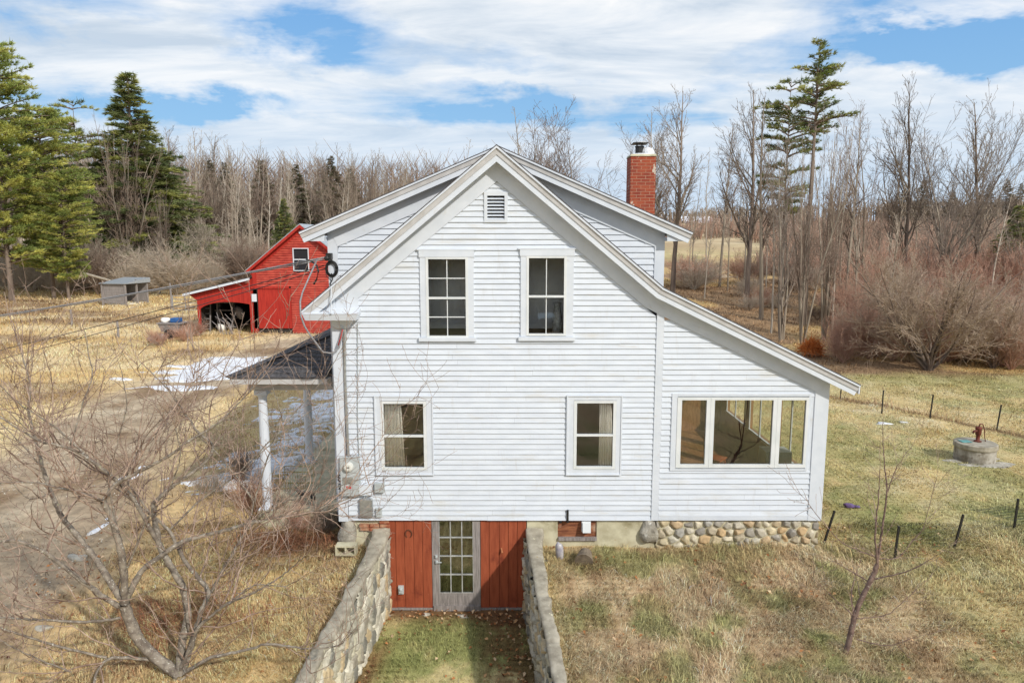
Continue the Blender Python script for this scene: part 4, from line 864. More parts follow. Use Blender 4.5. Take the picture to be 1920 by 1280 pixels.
for i in range(n):          # long side slope
    a, b = i/n, (i+1)/n; g = .012; x0_, x1_ = ex0+run*a, ex0+run*b
    f.quad((x0_, ey0+run*a, ez+rise*a+g), (x1_, ey0+run*b, ez+rise*b), (x1_, PY1+.3, ez+rise*b), (x0_, PY1+.3, ez+rise*a+g)); f.quad((x0_, ey0+run*a, ez+rise*a-.006), (x0_, ey0+run*a, ez+rise*a+g), (x0_, PY1+.3, ez+rise*a+g), (x0_, PY1+.3, ez+rise*a-.006))
f.build('porch_roof', m_shingle, house)
f = MB(); f.bar((ex0-.01, ey0-.01, ez+.02), (PX1+.02, ey0+run+.02, ez+rise+.03), .2, .02); f.build('hip_shingles', m_shingle, house)
# iron horse and wire stand on the porch
t = None; bx, by, bz = Wx(573, 975, 1.1), 1.2, PZ
f = MB(); f.tube([(bx+.13, by, bz+.27), (bx+.05, by, bz+.27), (bx-.05, by, bz+.26), (bx-.12, by, bz+.28), (bx-.17, by, bz+.34), (bx-.20, by, bz+.39), (bx-.25, by, bz+.33)], [.035, .055, .048, .05, .035, .03, .018], 8)
for x, d in ((-.11, -.02), (-.08, .02), (.10, .02), (.13, -.02)): f.tube([(bx+x, by+d, bz+.26), (bx+x+.01, by+d, bz+.13), (bx+x, by+d, bz)], [.022, .012, .012], 6)
f.tube([(bx+.15, by, bz+.29), (bx+.19, by, bz+.2), (bx+.19, by, bz+.1)], [.014, .018, .006], 6)
tag(f.build('horse_figure', m_black, None, True), 'small dark metal horse figure standing on the porch edge', 'figurine')
f = MB(); wx_, wy_ = Wx(553, 930, 2.2), 2.2
for k in range(12): x = wx_-.32+k*.058; f.tube([(x, wy_, PZ), (x, wy_+.0, PZ+.42)], .006, 4)
for z in (.02, .42): f.tube([(wx_-.34, wy_, PZ+z), (wx_+.34, wy_, PZ+z)], .01, 5); f.tube([(wx_-.34, wy_+.4, PZ+z), (wx_+.34, wy_+.4, PZ+z)], .01, 5)
for x in (-.34, .34): f.tube([(wx_+x, wy_, PZ+.42), (wx_+x, wy_+.4, PZ+.42)], .01, 5); f.tube([(wx_+x, wy_+.4, PZ), (wx_+x, wy_+.4, PZ+.42)], .01, 5)
tag(f.build('wire_rack', pm('yellowed_wire', hexc(190, 170, 96), hexc(150, 130, 70), 8), None), 'low yellowed wire rack on the porch behind the horse figure', 'rack')

# ---------------------------------------------------------------- red barn
m_bred = pm('barn_red', hexc(162, 54, 42), hexc(194, 80, 62), 2.5, (1, 1, 2.5), rough=.6, spots=[(hexc(216, 96, 80), 12, .66, .76, (.5, 1, 2))])
m_bred2 = pm('barn_red_boards', hexc(156, 34, 26), hexc(182, 50, 36), 3, (5, 5, .5), rough=.6)
m_tin = pm('tin_roof', (.36, .40, .43), (.50, .54, .57), 6, (1, 8, 1), rough=.4, metallic=.4)
BY = 27.4
barn = thing('red_barn', 'bright red clapboard barn with grey roof, sliding door and open lean-to', 'barn', (-13.6, BY, 2.0))
bapx, bapz = Wx(562, 421, BY-.3), Wz(421, BY-.3); bL, bE = Wx(473, 500, BY), Wz(508, BY-.3); eLx = Wx(461, 510, BY-.3); bsl = (bapz-bE)/(bapx-eLx); bR = 2*bapx-bL; gz_ = 1.9
BRF = [(eLx, bE), (bapx, bapz), (2*bapx-eLx, bE)]
wL, wR, wB, wT = PB(551, 465, 579, 508, BY); dL, dR, dB, dT = PB(487, 541, 541, 612, BY)
f = MB(); tz = bapz-.30*math.sqrt(1+bsl*bsl)
clap(f, gz_+.15, tz-.02, lambda z: max(bL, bapx-(tz-z)/bsl), lambda z: min(bR, bapx+(tz-z)/bsl), BY, .135, [(wL, wR, wB, wT), (dL-.3, dR+.15, gz_, dT+.1)], 21, t=.065); f.build('wall', m_bred, barn)
f = MB(); f.box(bL, bR, BY+.01, BY+.1, gz_-.2, bE); f.box(bL, bL+.1, BY+.1, BY+9, gz_-.2, bE); f.box(bR-.1, bR, BY+.1, BY+9, gz_-.2, bE); f.prism([(bL+.1, bE), (bR-.1, bE), (bapx, bapz-.25)], BY+.015, BY+.09)
f.build('barn_frame', m_dark, barn)
f = MB(); ribbon(f, BRF, -.04, 0, BY-.35, BY+9); f.build('roof', m_tin, barn)
f = MB(); ribbon(f, BRF, .002, .14, BY-.34, BY-.28); ribbon(f, BRF, .10, .34, BY-.03, BY+.01); ribbon(f, BRF, .005, .06, BY-.28, BY+9); f.box(bL-.02, bL+.22, BY-.08, BY, gz_, bE+.05); f.build('trim', m_bred2, barn)
f = MB(); f.box(wL, wR, BY-.09, BY, wB, wB+.045); f.box(wL, wR, BY-.09, BY, wT-.045, wT); f.box(wL, wL+.045, BY-.09, BY, wB+.045, wT-.045); f.box(wR-.045, wR, BY-.09, BY, wB+.045, wT-.045); f.box(wL+.045, wR-.045, BY-.04, BY, (wB+wT)/2-.03, (wB+wT)/2+.03); bw_ = f.build('window', m_trim, barn)
MB().box(wL+.06, wR-.06, BY-.02, BY-.01, wB+.05, wT-.05).build('pane', pm('dark_pane', (.03, .03, .035), rough=.1), bw_)
f = MB(); n = 7
for i in range(n): a = dL+(dR-dL)*i/n; f.box(a+.003, a+(dR-dL)/n-.002, BY-.06, BY-.03, dB-.1, dT)
f.box(dL-.34, dR+.05, BY-.12, BY-.045, dT+.002, dT+.14); f.box(dR+.01, dR+.14, BY-.10, BY-.0, dB-.1, dT); f.build('barn_door', m_bred2, barn)
MB().box(dL-.26, dL+.0, BY-.08, BY-.02, dB-.1, dT).build('gap_shade_strip', m_dark, barn)  # solid dark strip stands in for the shade of the door opening
nx_ = Wx(478, 558, BY); nz_ = Wz(558, BY); f = MB(); f.box(nx_-.14, nx_+.14, BY-.12, BY-.085, nz_-.22, nz_+.22); f.build('notice_board', m_trim, barn)
# lean-to
lx0, lx1 = Wx(372, 600, BY), bL+.0; le, lt = W(343, 551, BY-.3), W(468, 521, BY-.3); lsl = (lt.z-le.z)/(lt.x-le.x); zr = lambda x: le.z+lsl*(x-le.x)
f = MB(); ax0, ax1, aTop = Wx(373, 600, BY)+.14, Wx(472, 600, BY)-.06, Wz(566, BY); aS = aTop-.55; N_ = 14; arch = []
for i in range(N_+1): t_ = i/N_; x = ax0+(ax1-ax0)*t_; arch.append((x, aS+(aTop-aS)*min(1, (math.sin(math.pi*min(.5, t_*.9+.02)))**.45 if t_ < .55 else (math.cos(math.pi*(t_-.55)/.9*.62))**.5)))
for (xa, za), (xb, zb2) in zip(arch[:-1], arch[1:]): f.hexa([(xa, BY-.03, za), (xb, BY-.03, zb2), (xb, BY+.03, zb2), (xa, BY+.03, za), (xa, BY-.03, zr(xa)-.06), (xb, BY-.03, zr(xb)-.06), (xb, BY+.03, zr(xb)-.06), (xa, BY+.03, zr(xa)-.06)])
f.hexa([(lx0, BY-.03, gz_-.2), (ax0, BY-.03, gz_-.2), (ax0, BY+.03, gz_-.2), (lx0, BY+.03, gz_-.2), (lx0, BY-.03, zr(lx0)-.06), (ax0, BY-.03, zr(ax0)-.06), (ax0, BY+.03, zr(ax0)-.06), (lx0, BY+.03, zr(lx0)-.06)])
f.hexa([(ax1, BY-.03, gz_-.2), (lx1, BY-.03, gz_-.2), (lx1, BY+.03, gz_-.2), (ax1, BY+.03, gz_-.2), (ax1, BY-.03, zr(ax1)-.06), (lx1, BY-.03, zr(lx1)-.06), (lx1, BY+.03, zr(lx1)-.06), (ax1, BY+.03, zr(ax1)-.06)])
f.hexa([(lx0-.45, BY-.02, zr(lx0-.45)-.1), (lx0, BY-.03, zr(lx0)-.55), (lx0, BY+.03, zr(lx0)-.55), (lx0-.45, BY+.02, zr(lx0-.45)-.1), (lx0-.45, BY-.02, zr(lx0-.45)-.05), (lx0, BY-.03, zr(lx0)-.06), (lx0, BY+.03, zr(lx0)-.06), (lx0-.45, BY+.02, zr(lx0-.45)-.05)])
f.build('lean_to_wall', m_bred2, barn)
f = MB(); f.hexa([(le.x, BY-.34, le.z-.0), (lt.x, BY-.34, lt.z), (lt.x, BY+5, lt.z), (le.x, BY+5, le.z), (le.x, BY-.34, le.z+.05), (lt.x, BY-.34, lt.z+.05), (lt.x, BY+5, lt.z+.05), (le.x, BY+5, le.z+.05)]); f.build('lean_to_roof', m_shingle, barn)
f = MB(); f.hexa([(le.x, BY-.36, le.z-.12), (lt.x, BY-.36, lt.z-.12), (lt.x, BY-.32, lt.z-.12), (le.x, BY-.32, le.z-.12), (le.x, BY-.36, le.z), (lt.x, BY-.36, lt.z), (lt.x, BY-.32, lt.z), (le.x, BY-.32, le.z)]); f.build('lean_to_fascia', m_trim, barn)
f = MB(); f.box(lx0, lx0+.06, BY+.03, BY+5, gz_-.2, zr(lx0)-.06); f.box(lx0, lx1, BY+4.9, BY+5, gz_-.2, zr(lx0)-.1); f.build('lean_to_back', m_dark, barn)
# clutter inside the lean-to
gx_ = lambda px: Wx(px, 600, BY+.8)
t = thing('wooden_ladder', 'grey wooden ladder standing in the open lean-to', 'ladder', (gx_(388), BY+.8, 2.0)); f = MB(); x = gx_(381); f.bar((x, BY+.7, 2.05), (x, BY+1, 4.0), .06); f.bar((x+.42, BY+.7, 2.05), (x+.42, BY+1, 4.0), .06); f.build('rail', m_greywood, t)
for k in range(6): MB().bar((x, BY+.72+k*.05, 2.3+k*.3), (x+.42, BY+.72+k*.05, 2.3+k*.3), .045).build('rung', m_greywood, t)
t = thing('storage_shelf', 'open board shelf behind the ladder in the lean-to', 'shelf', (gx_(408), BY+1.6, 2.0)); x = gx_(398); f = MB()
for a in (0, .9): f.box(x+a, x+a+.07, BY+1.5, BY+1.9, 1.9, 4.0)
f.build('upright', m_greywood, t)
for z in (2.3, 2.8, 3.3, 3.75): MB().box(x-.1, x+1.1, BY+1.45, BY+1.95, z, z+.04).build('board', m_greywood, t)
tag(MB().lump((gx_(412), BY+1.0, 2.35), (.22, .2, .25), 3, 2, .2).build('white_sack', m_curtain, None, True), 'pale sack on the lean-to floor', 'sack')
tag(MB().lump((gx_(438), BY+1.8, 3.2), (.32, .2, .4), 8, 2, .3).build('hanging_sack', m_greywood, None, True), 'grey bundle hanging in the right of the lean-to', 'sack')
f = MB(); rg = random.Random(9)
for k in range(9): x = gx_(440+rg.uniform(-6, 22)); f.tube([(x, BY-.9, 1.95), (x+rg.uniform(-.3, .3), BY-.9+rg.uniform(-.3, .3), 2.5+rg.uniform(0, .5)), (x+rg.uniform(-.7, .7), BY-.8, 2.9+rg.uniform(0, .6))], [.03, .025, .012], 5)
tag(f.build('brush_heap', m_greywood, None), 'pale forked sticks piled before the right of the lean-to opening', 'sticks')
# metal gate and fence posts left of the barn
gp0, gp1 = G(322, 600), G(362, 606); t = thing('farm_gate', 'tubular metal gate left of the lean-to', 'gate', (gp0.x, gp0.y+3, gp0.z)); gy_ = gp0.y+3
f = MB(); gxa, gxb = Wx(325, 580, gy_), Wx(372, 580, gy_); gz0_ = float(H(gxa, gy_))
for z in (.25, .5, .75, 1.0, 1.25): f.tube([(gxa, gy_, gz0_+z), (gxb, gy_, gz0_+z)], .025, 6)
for x in (gxa, (gxa+gxb)/2, gxb): f.tube([(x, gy_, gz0_+.2), (x, gy_, gz0_+1.27)], .03, 6)
f.build('gate_bars', m_galv, t)
PGR = 'weathered posts of the far paddock fence'
for i, (px, py, hh, lab) in enumerate(((322, 580, 1.9, 'tall grey wooden post at the left end of the metal gate'), (368, 545, 1.2, 'grey fence post beyond the lean-to roof'), (222, 632, .9, 'short white-tipped post in the left field'), (300, 552, 1.1, 'thin fence post right of the field shelter'), (18, 560, 1.1, 'fence post near the left edge of the field'), (135, 610, 1.0, 'small dark post left in the field'))):
    p = G(px, py); tag(MB().tube([(p.x, p.y, p.z-.1), (p.x+.03, p.y, p.z+hh*.5), (p.x, p.y, p.z+hh)], [.07, .065, .06], 7).build('fence_post', m_greywood, None), lab, 'post', PGR)
# field shelter
sp_ = G(218, 571); t = thing('field_shelter', 'grey board field shelter with metal roof, open at its right end', 'shelter', (sp_.x, sp_.y, sp_.z))
c, s_ = math.cos(R(-12)), math.sin(R(-12)); o_ = Vector((sp_.x-.95, sp_.y, sp_.z)); T = lambda x, y, z: (o_.x+x*c-y*s_, o_.y+x*s_+y*c, o_.z+z)
SW, SD = 2.05, 2.3
def hx(f, x0, x1, y0, y1, z0, z1, z2=None, z3=None): z2 = z1 if z2 is None else z2; f.hexa([T(x0, y0, z0), T(x1, y0, z0), T(x1, y1, z0), T(x0, y1, z0), T(x0, y0, z1), T(x1, y0, z1), T(x1, y1, z2), T(x0, y1, z2)])
f = MB()
for k in range(7): hx(f, .0, SW, -.02, .02, .12+k*.21, .12+k*.21+.2)
f.build('side_wall', m_greywood, t); f = MB(); hx(f, 0, SW, SD-.04, SD, .1, 1.7, 1.7); hx(f, 0, .04, 0.02, SD-.04, .1, 1.6, 1.7); f.build('back_wall', m_greywood, t)
f = MB(); hx(f, -.15, SW+.2, -.2, SD+.2, 1.62, 1.66, 2.0); f.build('roof', m_tin, t)
for x, y in ((0, -.06), (SW, -.06), (SW, SD), (SW+.0, SD*.5)): f = MB(); hx(f, x-.06, x+.06, y-.06, y+.06, -.1, 1.62 if y < 1 else 1.9); f.build('post', m_greywood, t)
f = MB(); hx(f, .1, SW-.1, .1, SD-.1, .0, .06); f.build('bedding', m_curtain, t)
# loaded cart
p = G(325, 634); t = thing('utility_cart', 'grey two-wheeled cart loaded with a blue cooler left of the lean-to', 'cart', (p.x, p.y, p.z)); q0 = Vector(p)
f = MB(); f.hexa([(q0.x-.45, q0.y-.35, q0.z+.4), (q0.x+.45, q0.y-.35, q0.z+.4), (q0.x+.45, q0.y+.35, q0.z+.4), (q0.x-.45, q0.y+.35, q0.z+.4), (q0.x-.6, q0.y-.45, q0.z+.85), (q0.x+.65, q0.y-.45, q0.z+.85), (q0.x+.65, q0.y+.45, q0.z+.85), (q0.x-.6, q0.y+.45, q0.z+.85)]); f.box(q0.x-.65, q0.x+.72, q0.y-.5, q0.y+.5, q0.z+.85, q0.z+.9); f.build('tray', m_greywood, t)
for y in (-.48, .42): f = MB(); f.tube([(q0.x, q0.y+y, q0.z+.28), (q0.x, q0.y+y+.07, q0.z+.28)], .28, 14); f.build('wheel', m_black, t)
f = MB(); f.bar((q0.x+.4, q0.y, q0.z+.6), (q0.x+.9, q0.y-.2, q0.z+.05), .05); f.build('drawbar', m_steel, t)
tag(MB().box(q0.x+.0, q0.x+.5, q0.y-.3, q0.y+.25, q0.z+.902, q0.z+1.15).build('blue_cooler', pm('blue_plastic', hexc(40, 84, 140), hexc(56, 104, 160), 4, rough=.4), None), 'blue cooler on top of the grey cart', 'cooler').modifiers.new('b', 'BEVEL').width = .05
tag(MB().lump((q0.x-.32, q0.y-.05, q0.z+1.02), (.26, .24, .16), 4, 2, .3).build('rubbish_sack', m_curtain, None, True), 'whitish sack beside the blue cooler on the cart', 'sack')
p = G(296, 640); tag(MB().lump((p.x, p.y, p.z+.15), (.4, .3, .25), 14, 2, .3).build('junk_heap', m_greywood, None, True), 'low heap of scrap left of the loaded cart', 'scrap')

# ---------------------------------------------------------------- well, pump, small litter
p = G(1826, 872); wl = Vector((p.x+.34, p.y+.52, float(H(p.x+.34, p.y+.52)))); well = thing('stone_well', 'round concrete well ring with a flat lid on the right lawn', 'well', wl)
wm = pm('well_concrete', hexc(128, 120, 106), hexc(184, 178, 166), 3, rough=.9, bump=.5, bscale=30, spots=[(hexc(112, 100, 84), 5, .56, .70)])
f = MB(); f.lathe(tuple(wl), [(.51, -.1), (.51, .36), (.51, .39)], 36); f.build('ring', wm, well); f = MB(); f.lathe((wl.x, wl.y, wl.z+.392), [(.535, 0), (.545, .03), (.535, .13), (.51, .145)], 36); f.build('lid', m_cap, well)
f = MB()
for k in range(10): a = rg.uniform(3.1, 6.6); f.lump((wl.x+.66*math.cos(a), wl.y+.62*math.sin(a), wl.z+.0), (.22+rg.random()*.14, .18, .06), k, 2, .3)
f.build('apron_stones', m_rock, well)
m_rust = pm('rusty_red_iron', hexc(124, 62, 46), hexc(92, 52, 42), 10, rough=.8); hp = Vector((wl.x+.08, wl.y+.05, wl.z+.54))
t = thing('hand_pump', 'rusty red hand pump standing on the well lid', 'pump', hp)
f = MB(); f.lathe(tuple(hp), [(.10, 0), (.10, .02), (.05, .04), (.05, .18), (.075, .20), (.08, .36), (.09, .38), (.07, .42)], 14); f.tube([(hp.x-.06, hp.y-.02, hp.z+.32), (hp.x-.16, hp.y-.05, hp.z+.31), (hp.x-.19, hp.y-.06, hp.z+.26)], [.035, .032, .03], 8); f.build('pump_body', m_rust, t, True)
f = MB(); f.tube([(hp.x-.01, hp.y, hp.z+.40), (hp.x+.02, hp.y, hp.z+.50), (hp.x+.10, hp.y, hp.z+.50), (hp.x+.16, hp.y, hp.z+.36), (hp.x+.19, hp.y, hp.z+.12), (hp.x+.22, hp.y, hp.z+.0)], [.016, .018, .016, .014, .012, .012], 7); f.build('pump_handle', m_rust, t, True)
f = MB(); f.box(wl.x-.42, wl.x-.14, wl.y-.08, wl.y+.16, wl.z+.545, wl.z+.555); tag(f.build('glove', pm('teal_cloth', hexc(120, 176, 170), hexc(70, 120, 120), 9), None), 'teal cloth lying flat on the left of the well lid', 'cloth')
p = G(1592, 952); f = MB(); f.lump((p.x, p.y, p.z+.06), (.14, .07, .07), 2, 2, .3); f.lump((p.x+.16, p.y-.03, p.z+.05), (.09, .05, .04), 3, 2, .3); tag(f.build('toy', pm('purple_cloth', hexc(120, 96, 150), hexc(90, 76, 110), 9), None, True), 'small purple soft toy lying on the lawn right of the wing', 'toy')
for px, py, s_, lab in ((1657, 795, .28, 'larger scrap of leftover snow below the rear fence'), (1694, 793, .16, 'smaller scrap of leftover snow below the rear fence')):
    p = G(px, py); tag(MB().lump((p.x, p.y, p.z+.02), (s_, s_*.5, .04), int(px), 2, .3).build('snow_scrap', m_snow, None, True), lab, 'snow')
# ---------------------------------------------------------------- wire fences: black posts and thin mesh
m_wire = pm('thin_wire', (.16, .15, .14), rough=.5, metallic=.5)
def wfence(pts, hh, label, tilt, loc, cell=.30):
    t = thing('wire_fence', label, 'fence', loc)
    P = [Vector(p) for p in pts]
    for i, p in enumerate(P):
        tx, ty = tilt[i % len(tilt)]; MB().bar((p.x, p.y, p.z-.1), (p.x+tx, p.y+ty, p.z+hh), .035).build('post', m_black, t)
    f = MB()
    for i, (a, b) in enumerate(zip(P[:-1], P[1:])):
        ta, tb = Vector((*tilt[i % len(tilt)], 0)), Vector((*tilt[(i+1) % len(tilt)], 0)); L = (b-a).length; n = int(L/.15)
        for k in range(7): u = k/6; z = Vector((0, 0, hh*u*.96+.02)); f.tube([a+ta*u+z, (a+b)/2+(ta+tb)*u/2+z-Vector((0, 0, .01+.02*(k == 6))), b+tb*u+z], .0016, 3, False)
        for k in range(1, n): w = k/n; q_ = a.lerp(b, w); tt = ta.lerp(tb, w); f.tube([q_, q_+tt+Vector((0, 0, hh*.96))], .0014, 3, False)
    f.build('wire_mesh', m_wire, t); return t
back = [G(px, py) for px, py in ((1575, 748), (1653, 775), (1743, 785), (1868, 806), (2040, 842))]
wfence(back, .85, 'low black post and wire fence across the lawn behind the well', [(.03, 0), (.0, 0), (.05, 0), (.08, 0)], back[1])
front = [G(px, py) for px, py in ((1542, 1020), (1676, 1052), (1787, 1028), (1900, 995), (2040, 960))]
wfence(front, .72, 'low black post and wire fence running from the wing corner across the near lawn', [(.20, .0), (.04, 0), (.14, 0), (.03, 0)], front[1])
p = G(1935, 985); f = MB(); t = thing('lattice_panel', 'dark slatted panel standing at the right edge of the lawn', 'panel', p)
for k in range(8): f.bar((p.x-.02, p.y, p.z+.08+k*.1), (p.x+.9, p.y+.2, p.z+.08+k*.1), .05, .02)
f.build('slats', m_black, t); f = MB(); f.bar((p.x-.02, p.y-.02, p.z), (p.x-.02, p.y-.02, p.z+.9), .05); f.bar((p.x+.9, p.y+.18, p.z), (p.x+.9, p.y+.18, p.z+.9), .05); f.build('frame', m_black, t)

# ---------------------------------------------------------------- service cables
def cat(a, b, sag, n=26): a, b = Vector(a), Vector(b); return [a.lerp(b, i/n)-Vector((0, 0, sag*4*(i/n)*(1-i/n))) for i in range(n+1)]
m_cable = pm('grey_cable', (.20, .20, .21), (.34, .34, .35), 30, rough=.5); m_cableb = pm('black_cable', (.02, .02, .02), rough=.5)
hk = W(618, 481, .85); pole = W(-520, 648, 14)
f = MB(); ln = cat(pole, hk, .30)
f.tube(ln, .017, 6); f.tube([p+Vector((0, 0, -.03))+Vector((0, .012*math.sin(i*2.1), .012*math.cos(i*2.1))) for i, p in enumerate(ln)], .011, 5)
tag(f.build('power_cable', m_cable, None, True), 'thick twisted grey service cable, uppermost of the wires reaching the house', 'cable')
for a, b, sg, lab, r_ in ((W(-520, 762, 14), W(612, 497, .85), .25, 'thin dark wire reaching the house, middle of the three spans', .010), (W(-520, 782, 14), W(612, 503, .85), .30, 'thin dark wire reaching the house, lowest of the three spans', .009)):
    tag(MB().tube(cat(a, b, sg), r_, 5).build('telephone_wire', m_cableb, None, True), lab, 'wire')
f = MB(); c0 = W(619, 482, .85); f.box(c0.x-.05, c0.x+.05, .72, .874, c0.z-.05, c0.z+.08); f.lathe((c0.x-.04, .74, c0.z-.07), [(.04, 0), (.055, .05), (.03, .1)], 10); f.build('insulator', m_black, house)
Z = lambda x, y, Y: W(560+x/5.335, 400+y/5.335, Y)
tag(MB().tube([Z(80, 462, .7), Z(130, 480, .5), Z(180, 520, .4), Z(198, 580, .3), Z(180, 660, .3), Z(150, 710, .3)], .018, 6).build('drip_loop', m_cableb, None, True), 'short black cable loop hanging from the service cable', 'cable')
tag(MB().tube([Z(190, 450, .6), Z(150, 540, .3), Z(100, 650, .0), Z(40, 790, -.2), Z(15, 880, -.3), Z(20, 1020, -.35), Z(60, 1130, -.35), Z(110, 1210, -.3), Z(170, 1290, -.3), Z(240, 1385, -.25), Z(330, 1400, -.2), Z(400, 1350, -.12), Z(440, 1200, -.09), Z(448, 1120, -.08)], .017, 6).build('service_cable', m_cable, None, True), 'long pale cable sweeping down past the eave to the conduit', 'cable')
tag(MB().tube([Z(395, 1320, -.15), Z(420, 1240, -.12), Z(440, 1160, -.1)], .012, 5).build('red_wire', pm('red_insulation', hexc(170, 50, 50)), None, True), 'short red wire curving into the conduit head', 'wire')
f = MB(); cc = Z(330, 555, .84)
for k in range(3): f.tube([(cc.x+(.125-.02*k)*math.cos(t), .85-.01*k, cc.z+(.16-.02*k)*math.sin(t)) for t in np.linspace(0, 6.28, 22)], .012, 5)
f.tube([Z(330, 600, .84), Z(340, 660, .8), Z(315, 705, .6), Z(330, 735, -.2)], .013, 5); f.tube([Z(270, 550, .8), Z(275, 620, .7), Z(320, 670, .7)], .008, 5)
tag(f.build('cable_coil', m_cableb, None, True), 'coil of black cable fixed to the upper left corner board', 'cable')
f = MB(); f.tube([Z(325, 740, -.33), Z(325, 880, -.36), Z(325, 1000, -.37), Z(335, 1060, -.2), Z(420, 1080, -.05)], .010, 5); f.build('white_wire', m_trim, house)
# ---------------------------------------------------------------- trees
class TB:
    """collects tapered tubes with numpy"""
    def __init__(s): s.V = []; s.F = []; s.n = 0
    def add(s, P, r, k):
        P = np.asarray(P, float); r = np.asarray(r, float); m = len(P); T = np.gradient(P, axis=0); T /= np.linalg.norm(T, axis=1, keepdims=True)+1e-9
        ref = np.array([0, 0, 1.]) if abs(T[:, 2]).mean() < .8 else np.array([1., 0, 0]); A = np.cross(T, ref); A /= np.linalg.norm(A, axis=1, keepdims=True)+1e-9; B = np.cross(T, A)
        t = 2*np.pi*np.arange(k)/k; ring = A[:, None]*np.cos(t)[None, :, None]+B[:, None]*np.sin(t)[None, :, None]
        s.V.append((P[:, None]+ring*r[:, None, None]).reshape(-1, 3)); i = s.n+np.arange(m-1)[:, None]*k; j = np.arange(k)[None]; j2 = (j+1) % k
        s.F.append(np.stack([i+j, i+j2, i+k+j2, i+k+j], -1).reshape(-1, 4)); s.n += m*k
    def mesh(s, name, mat, parent=None, off=True): return mesh_np(name, np.concatenate(s.V), np.concatenate(s.F), mat, parent, smooth=True, off=off)
def rot_about(v, ax, a): return v*math.cos(a)+np.cross(ax, v)*math.sin(a)+ax*np.dot(ax, v)*(1-math.cos(a))
def grow_branch(rg, tr, tw, p, d, L, r, lev, q, rmin):
    """tr: tube set for trunk level, tw: for the rest. q: per-level parameters"""
    Q = q[min(lev, len(q)-1)]; n = max(3, int(Q['seg']*min(1, L/Q.get('ref', L)+.4))); P = [p]; dd = d.copy(); st = L/n
    for i in range(n):
        dd = dd+rg.normal(0, Q['wob'], 3)+np.array([0, 0, Q['up']]); dd /= np.linalg.norm(dd); P.append(P[-1]+dd*st)
    P = np.array(P); t = np.linspace(0, 1, n+1); rr = np.maximum(r*(1-t*Q.get('tap', .85)), rmin)
    (tr if lev == 0 else tw).add(P, rr, [7, 5, 4, 3, 3][min(lev, 4)] if r > .02 else 3)
    if lev >= len(q)-1: return
    k = max(1, int(Q['n']*(L/Q.get('ref', L)) if lev else Q['n'])); s0 = Q['from']
    for i in range(k):
        u = s0+(1-s0)*((i+rg.random())/k); u = min(u, .985); f = u*n; j = int(f); b = P[j]*(1-(f-j))+P[min(j+1, n)]*(f-j); T = P[min(j+1, n)]-P[j]; T /= np.linalg.norm(T)+1e-9
        ax = np.cross(T, rg.normal(0, 1, 3)); ax /= np.linalg.norm(ax)+1e-9; nd = rot_about(T, ax, R(rg.uniform(*Q['ang'])))
        sh = Q['shape'](u); cl_ = L*Q['len']*sh*rg.uniform(.65, 1.2)
        grow_branch(rg, tr, tw, b, nd, cl_, min(rr[j]*Q['rad'], r*.75)*rg.uniform(.7, 1), lev+1, q, rmin)
        if cl_ <= 0: continue
m_bark = {}
def bark(name, a, b, attr=None, **k): m_bark[name] = pm(name, hexc(*a), hexc(*b), 3.2, (4, 4, 1), rough=.9, rnd=.22, **k); return m_bark[name]
bark('grey_bark', (124, 112, 98), (168, 156, 138)); bark('twig_tan', (152, 130, 110), (190, 170, 148)); bark('pale_bark', (176, 164, 148), (208, 198, 182)); bark('dark_bark', (108, 94, 84), (148, 132, 118)); bark('twig_brown', (122, 104, 90), (158, 138, 122)); bark('twig_pale', (160, 146, 128), (194, 180, 162)); bark('twig_red', (172, 132, 112), (208, 170, 148)); bark('twig_dark', (122, 108, 94), (158, 142, 124))
PROTO = {}
def proto(name, obs, tree=None):      # obs: [(part name, TB, material)]
    PROTO[name] = [(pn, None if tb is None else tb, m) for pn, tb, m in obs]
_meshcache = {}
def plant(kind, name, label, cat_, loc, height, rot=None, wide=1.0, group=None, lean=(0, 0)):
    t = thing(name, label, cat_, loc, group); t.scale = (height*wide, height*wide, height); t.rotation_euler = (lean[0], lean[1], rot if rot is not None else random.uniform(0, 6.28))
    for pn, tb, m in PROTO[kind]:
        key = (kind, pn)
        if key not in _meshcache: o = tb.mesh(pn, m, t, off=False) if isinstance(tb, TB) else tb(pn, m, t); _meshcache[key] = o.data
        else: o = bpy.data.objects.new(pn, _meshcache[key]); COL.objects.link(o); o.parent = t
    return t
# all prototypes are one unit tall
def decid(kind, seed, q, bk, tk, r0=.012, rmin=.0006, multi=1, spread=.0):
    rg = np.random.default_rng(seed); a, b = TB(), TB()
    for i in range(multi):
        an = rg.uniform(0, 6.28); s_ = spread*rg.uniform(.3, 1) if multi > 1 else 0; d = np.array([math.cos(an)*s_, math.sin(an)*s_, 1.]); d /= np.linalg.norm(d)
        grow_branch(rg, a, b, np.array([math.cos(an)*.012*(multi > 1), math.sin(an)*.012*(multi > 1), -.01]), d, rg.uniform(.8, 1) if i else 1.0, r0*rg.uniform(.6, 1) if i else r0, 0, q, rmin)
    zm = max(max(v[:, 2].max() for v in T_.V) for T_ in (a, b))
    for T_ in (a, b): T_.V = [v/np.array([1, 1, zm]) for v in T_.V]
    proto(kind, [('trunk', a, m_bark[bk]), ('crown', b, m_bark[tk])])
def Q0(n, fr, ang, ln, up=.0, wob=.03, shape=None, seg=14): return dict(seg=seg, wob=wob, up=up, n=n, ang=ang, len=ln, rad=.55, shape=shape or (lambda u: 1.15-u), tap=.88, **{'from': fr})
def Q1(n, ang, ln, up=.06, wob=.10, ref=.3, seg=7, fr=.15): return dict(seg=seg, wob=wob, up=up, n=n, ang=ang, len=ln, rad=.6, shape=lambda u: 1.15-.6*u, ref=ref, **{'from': fr})
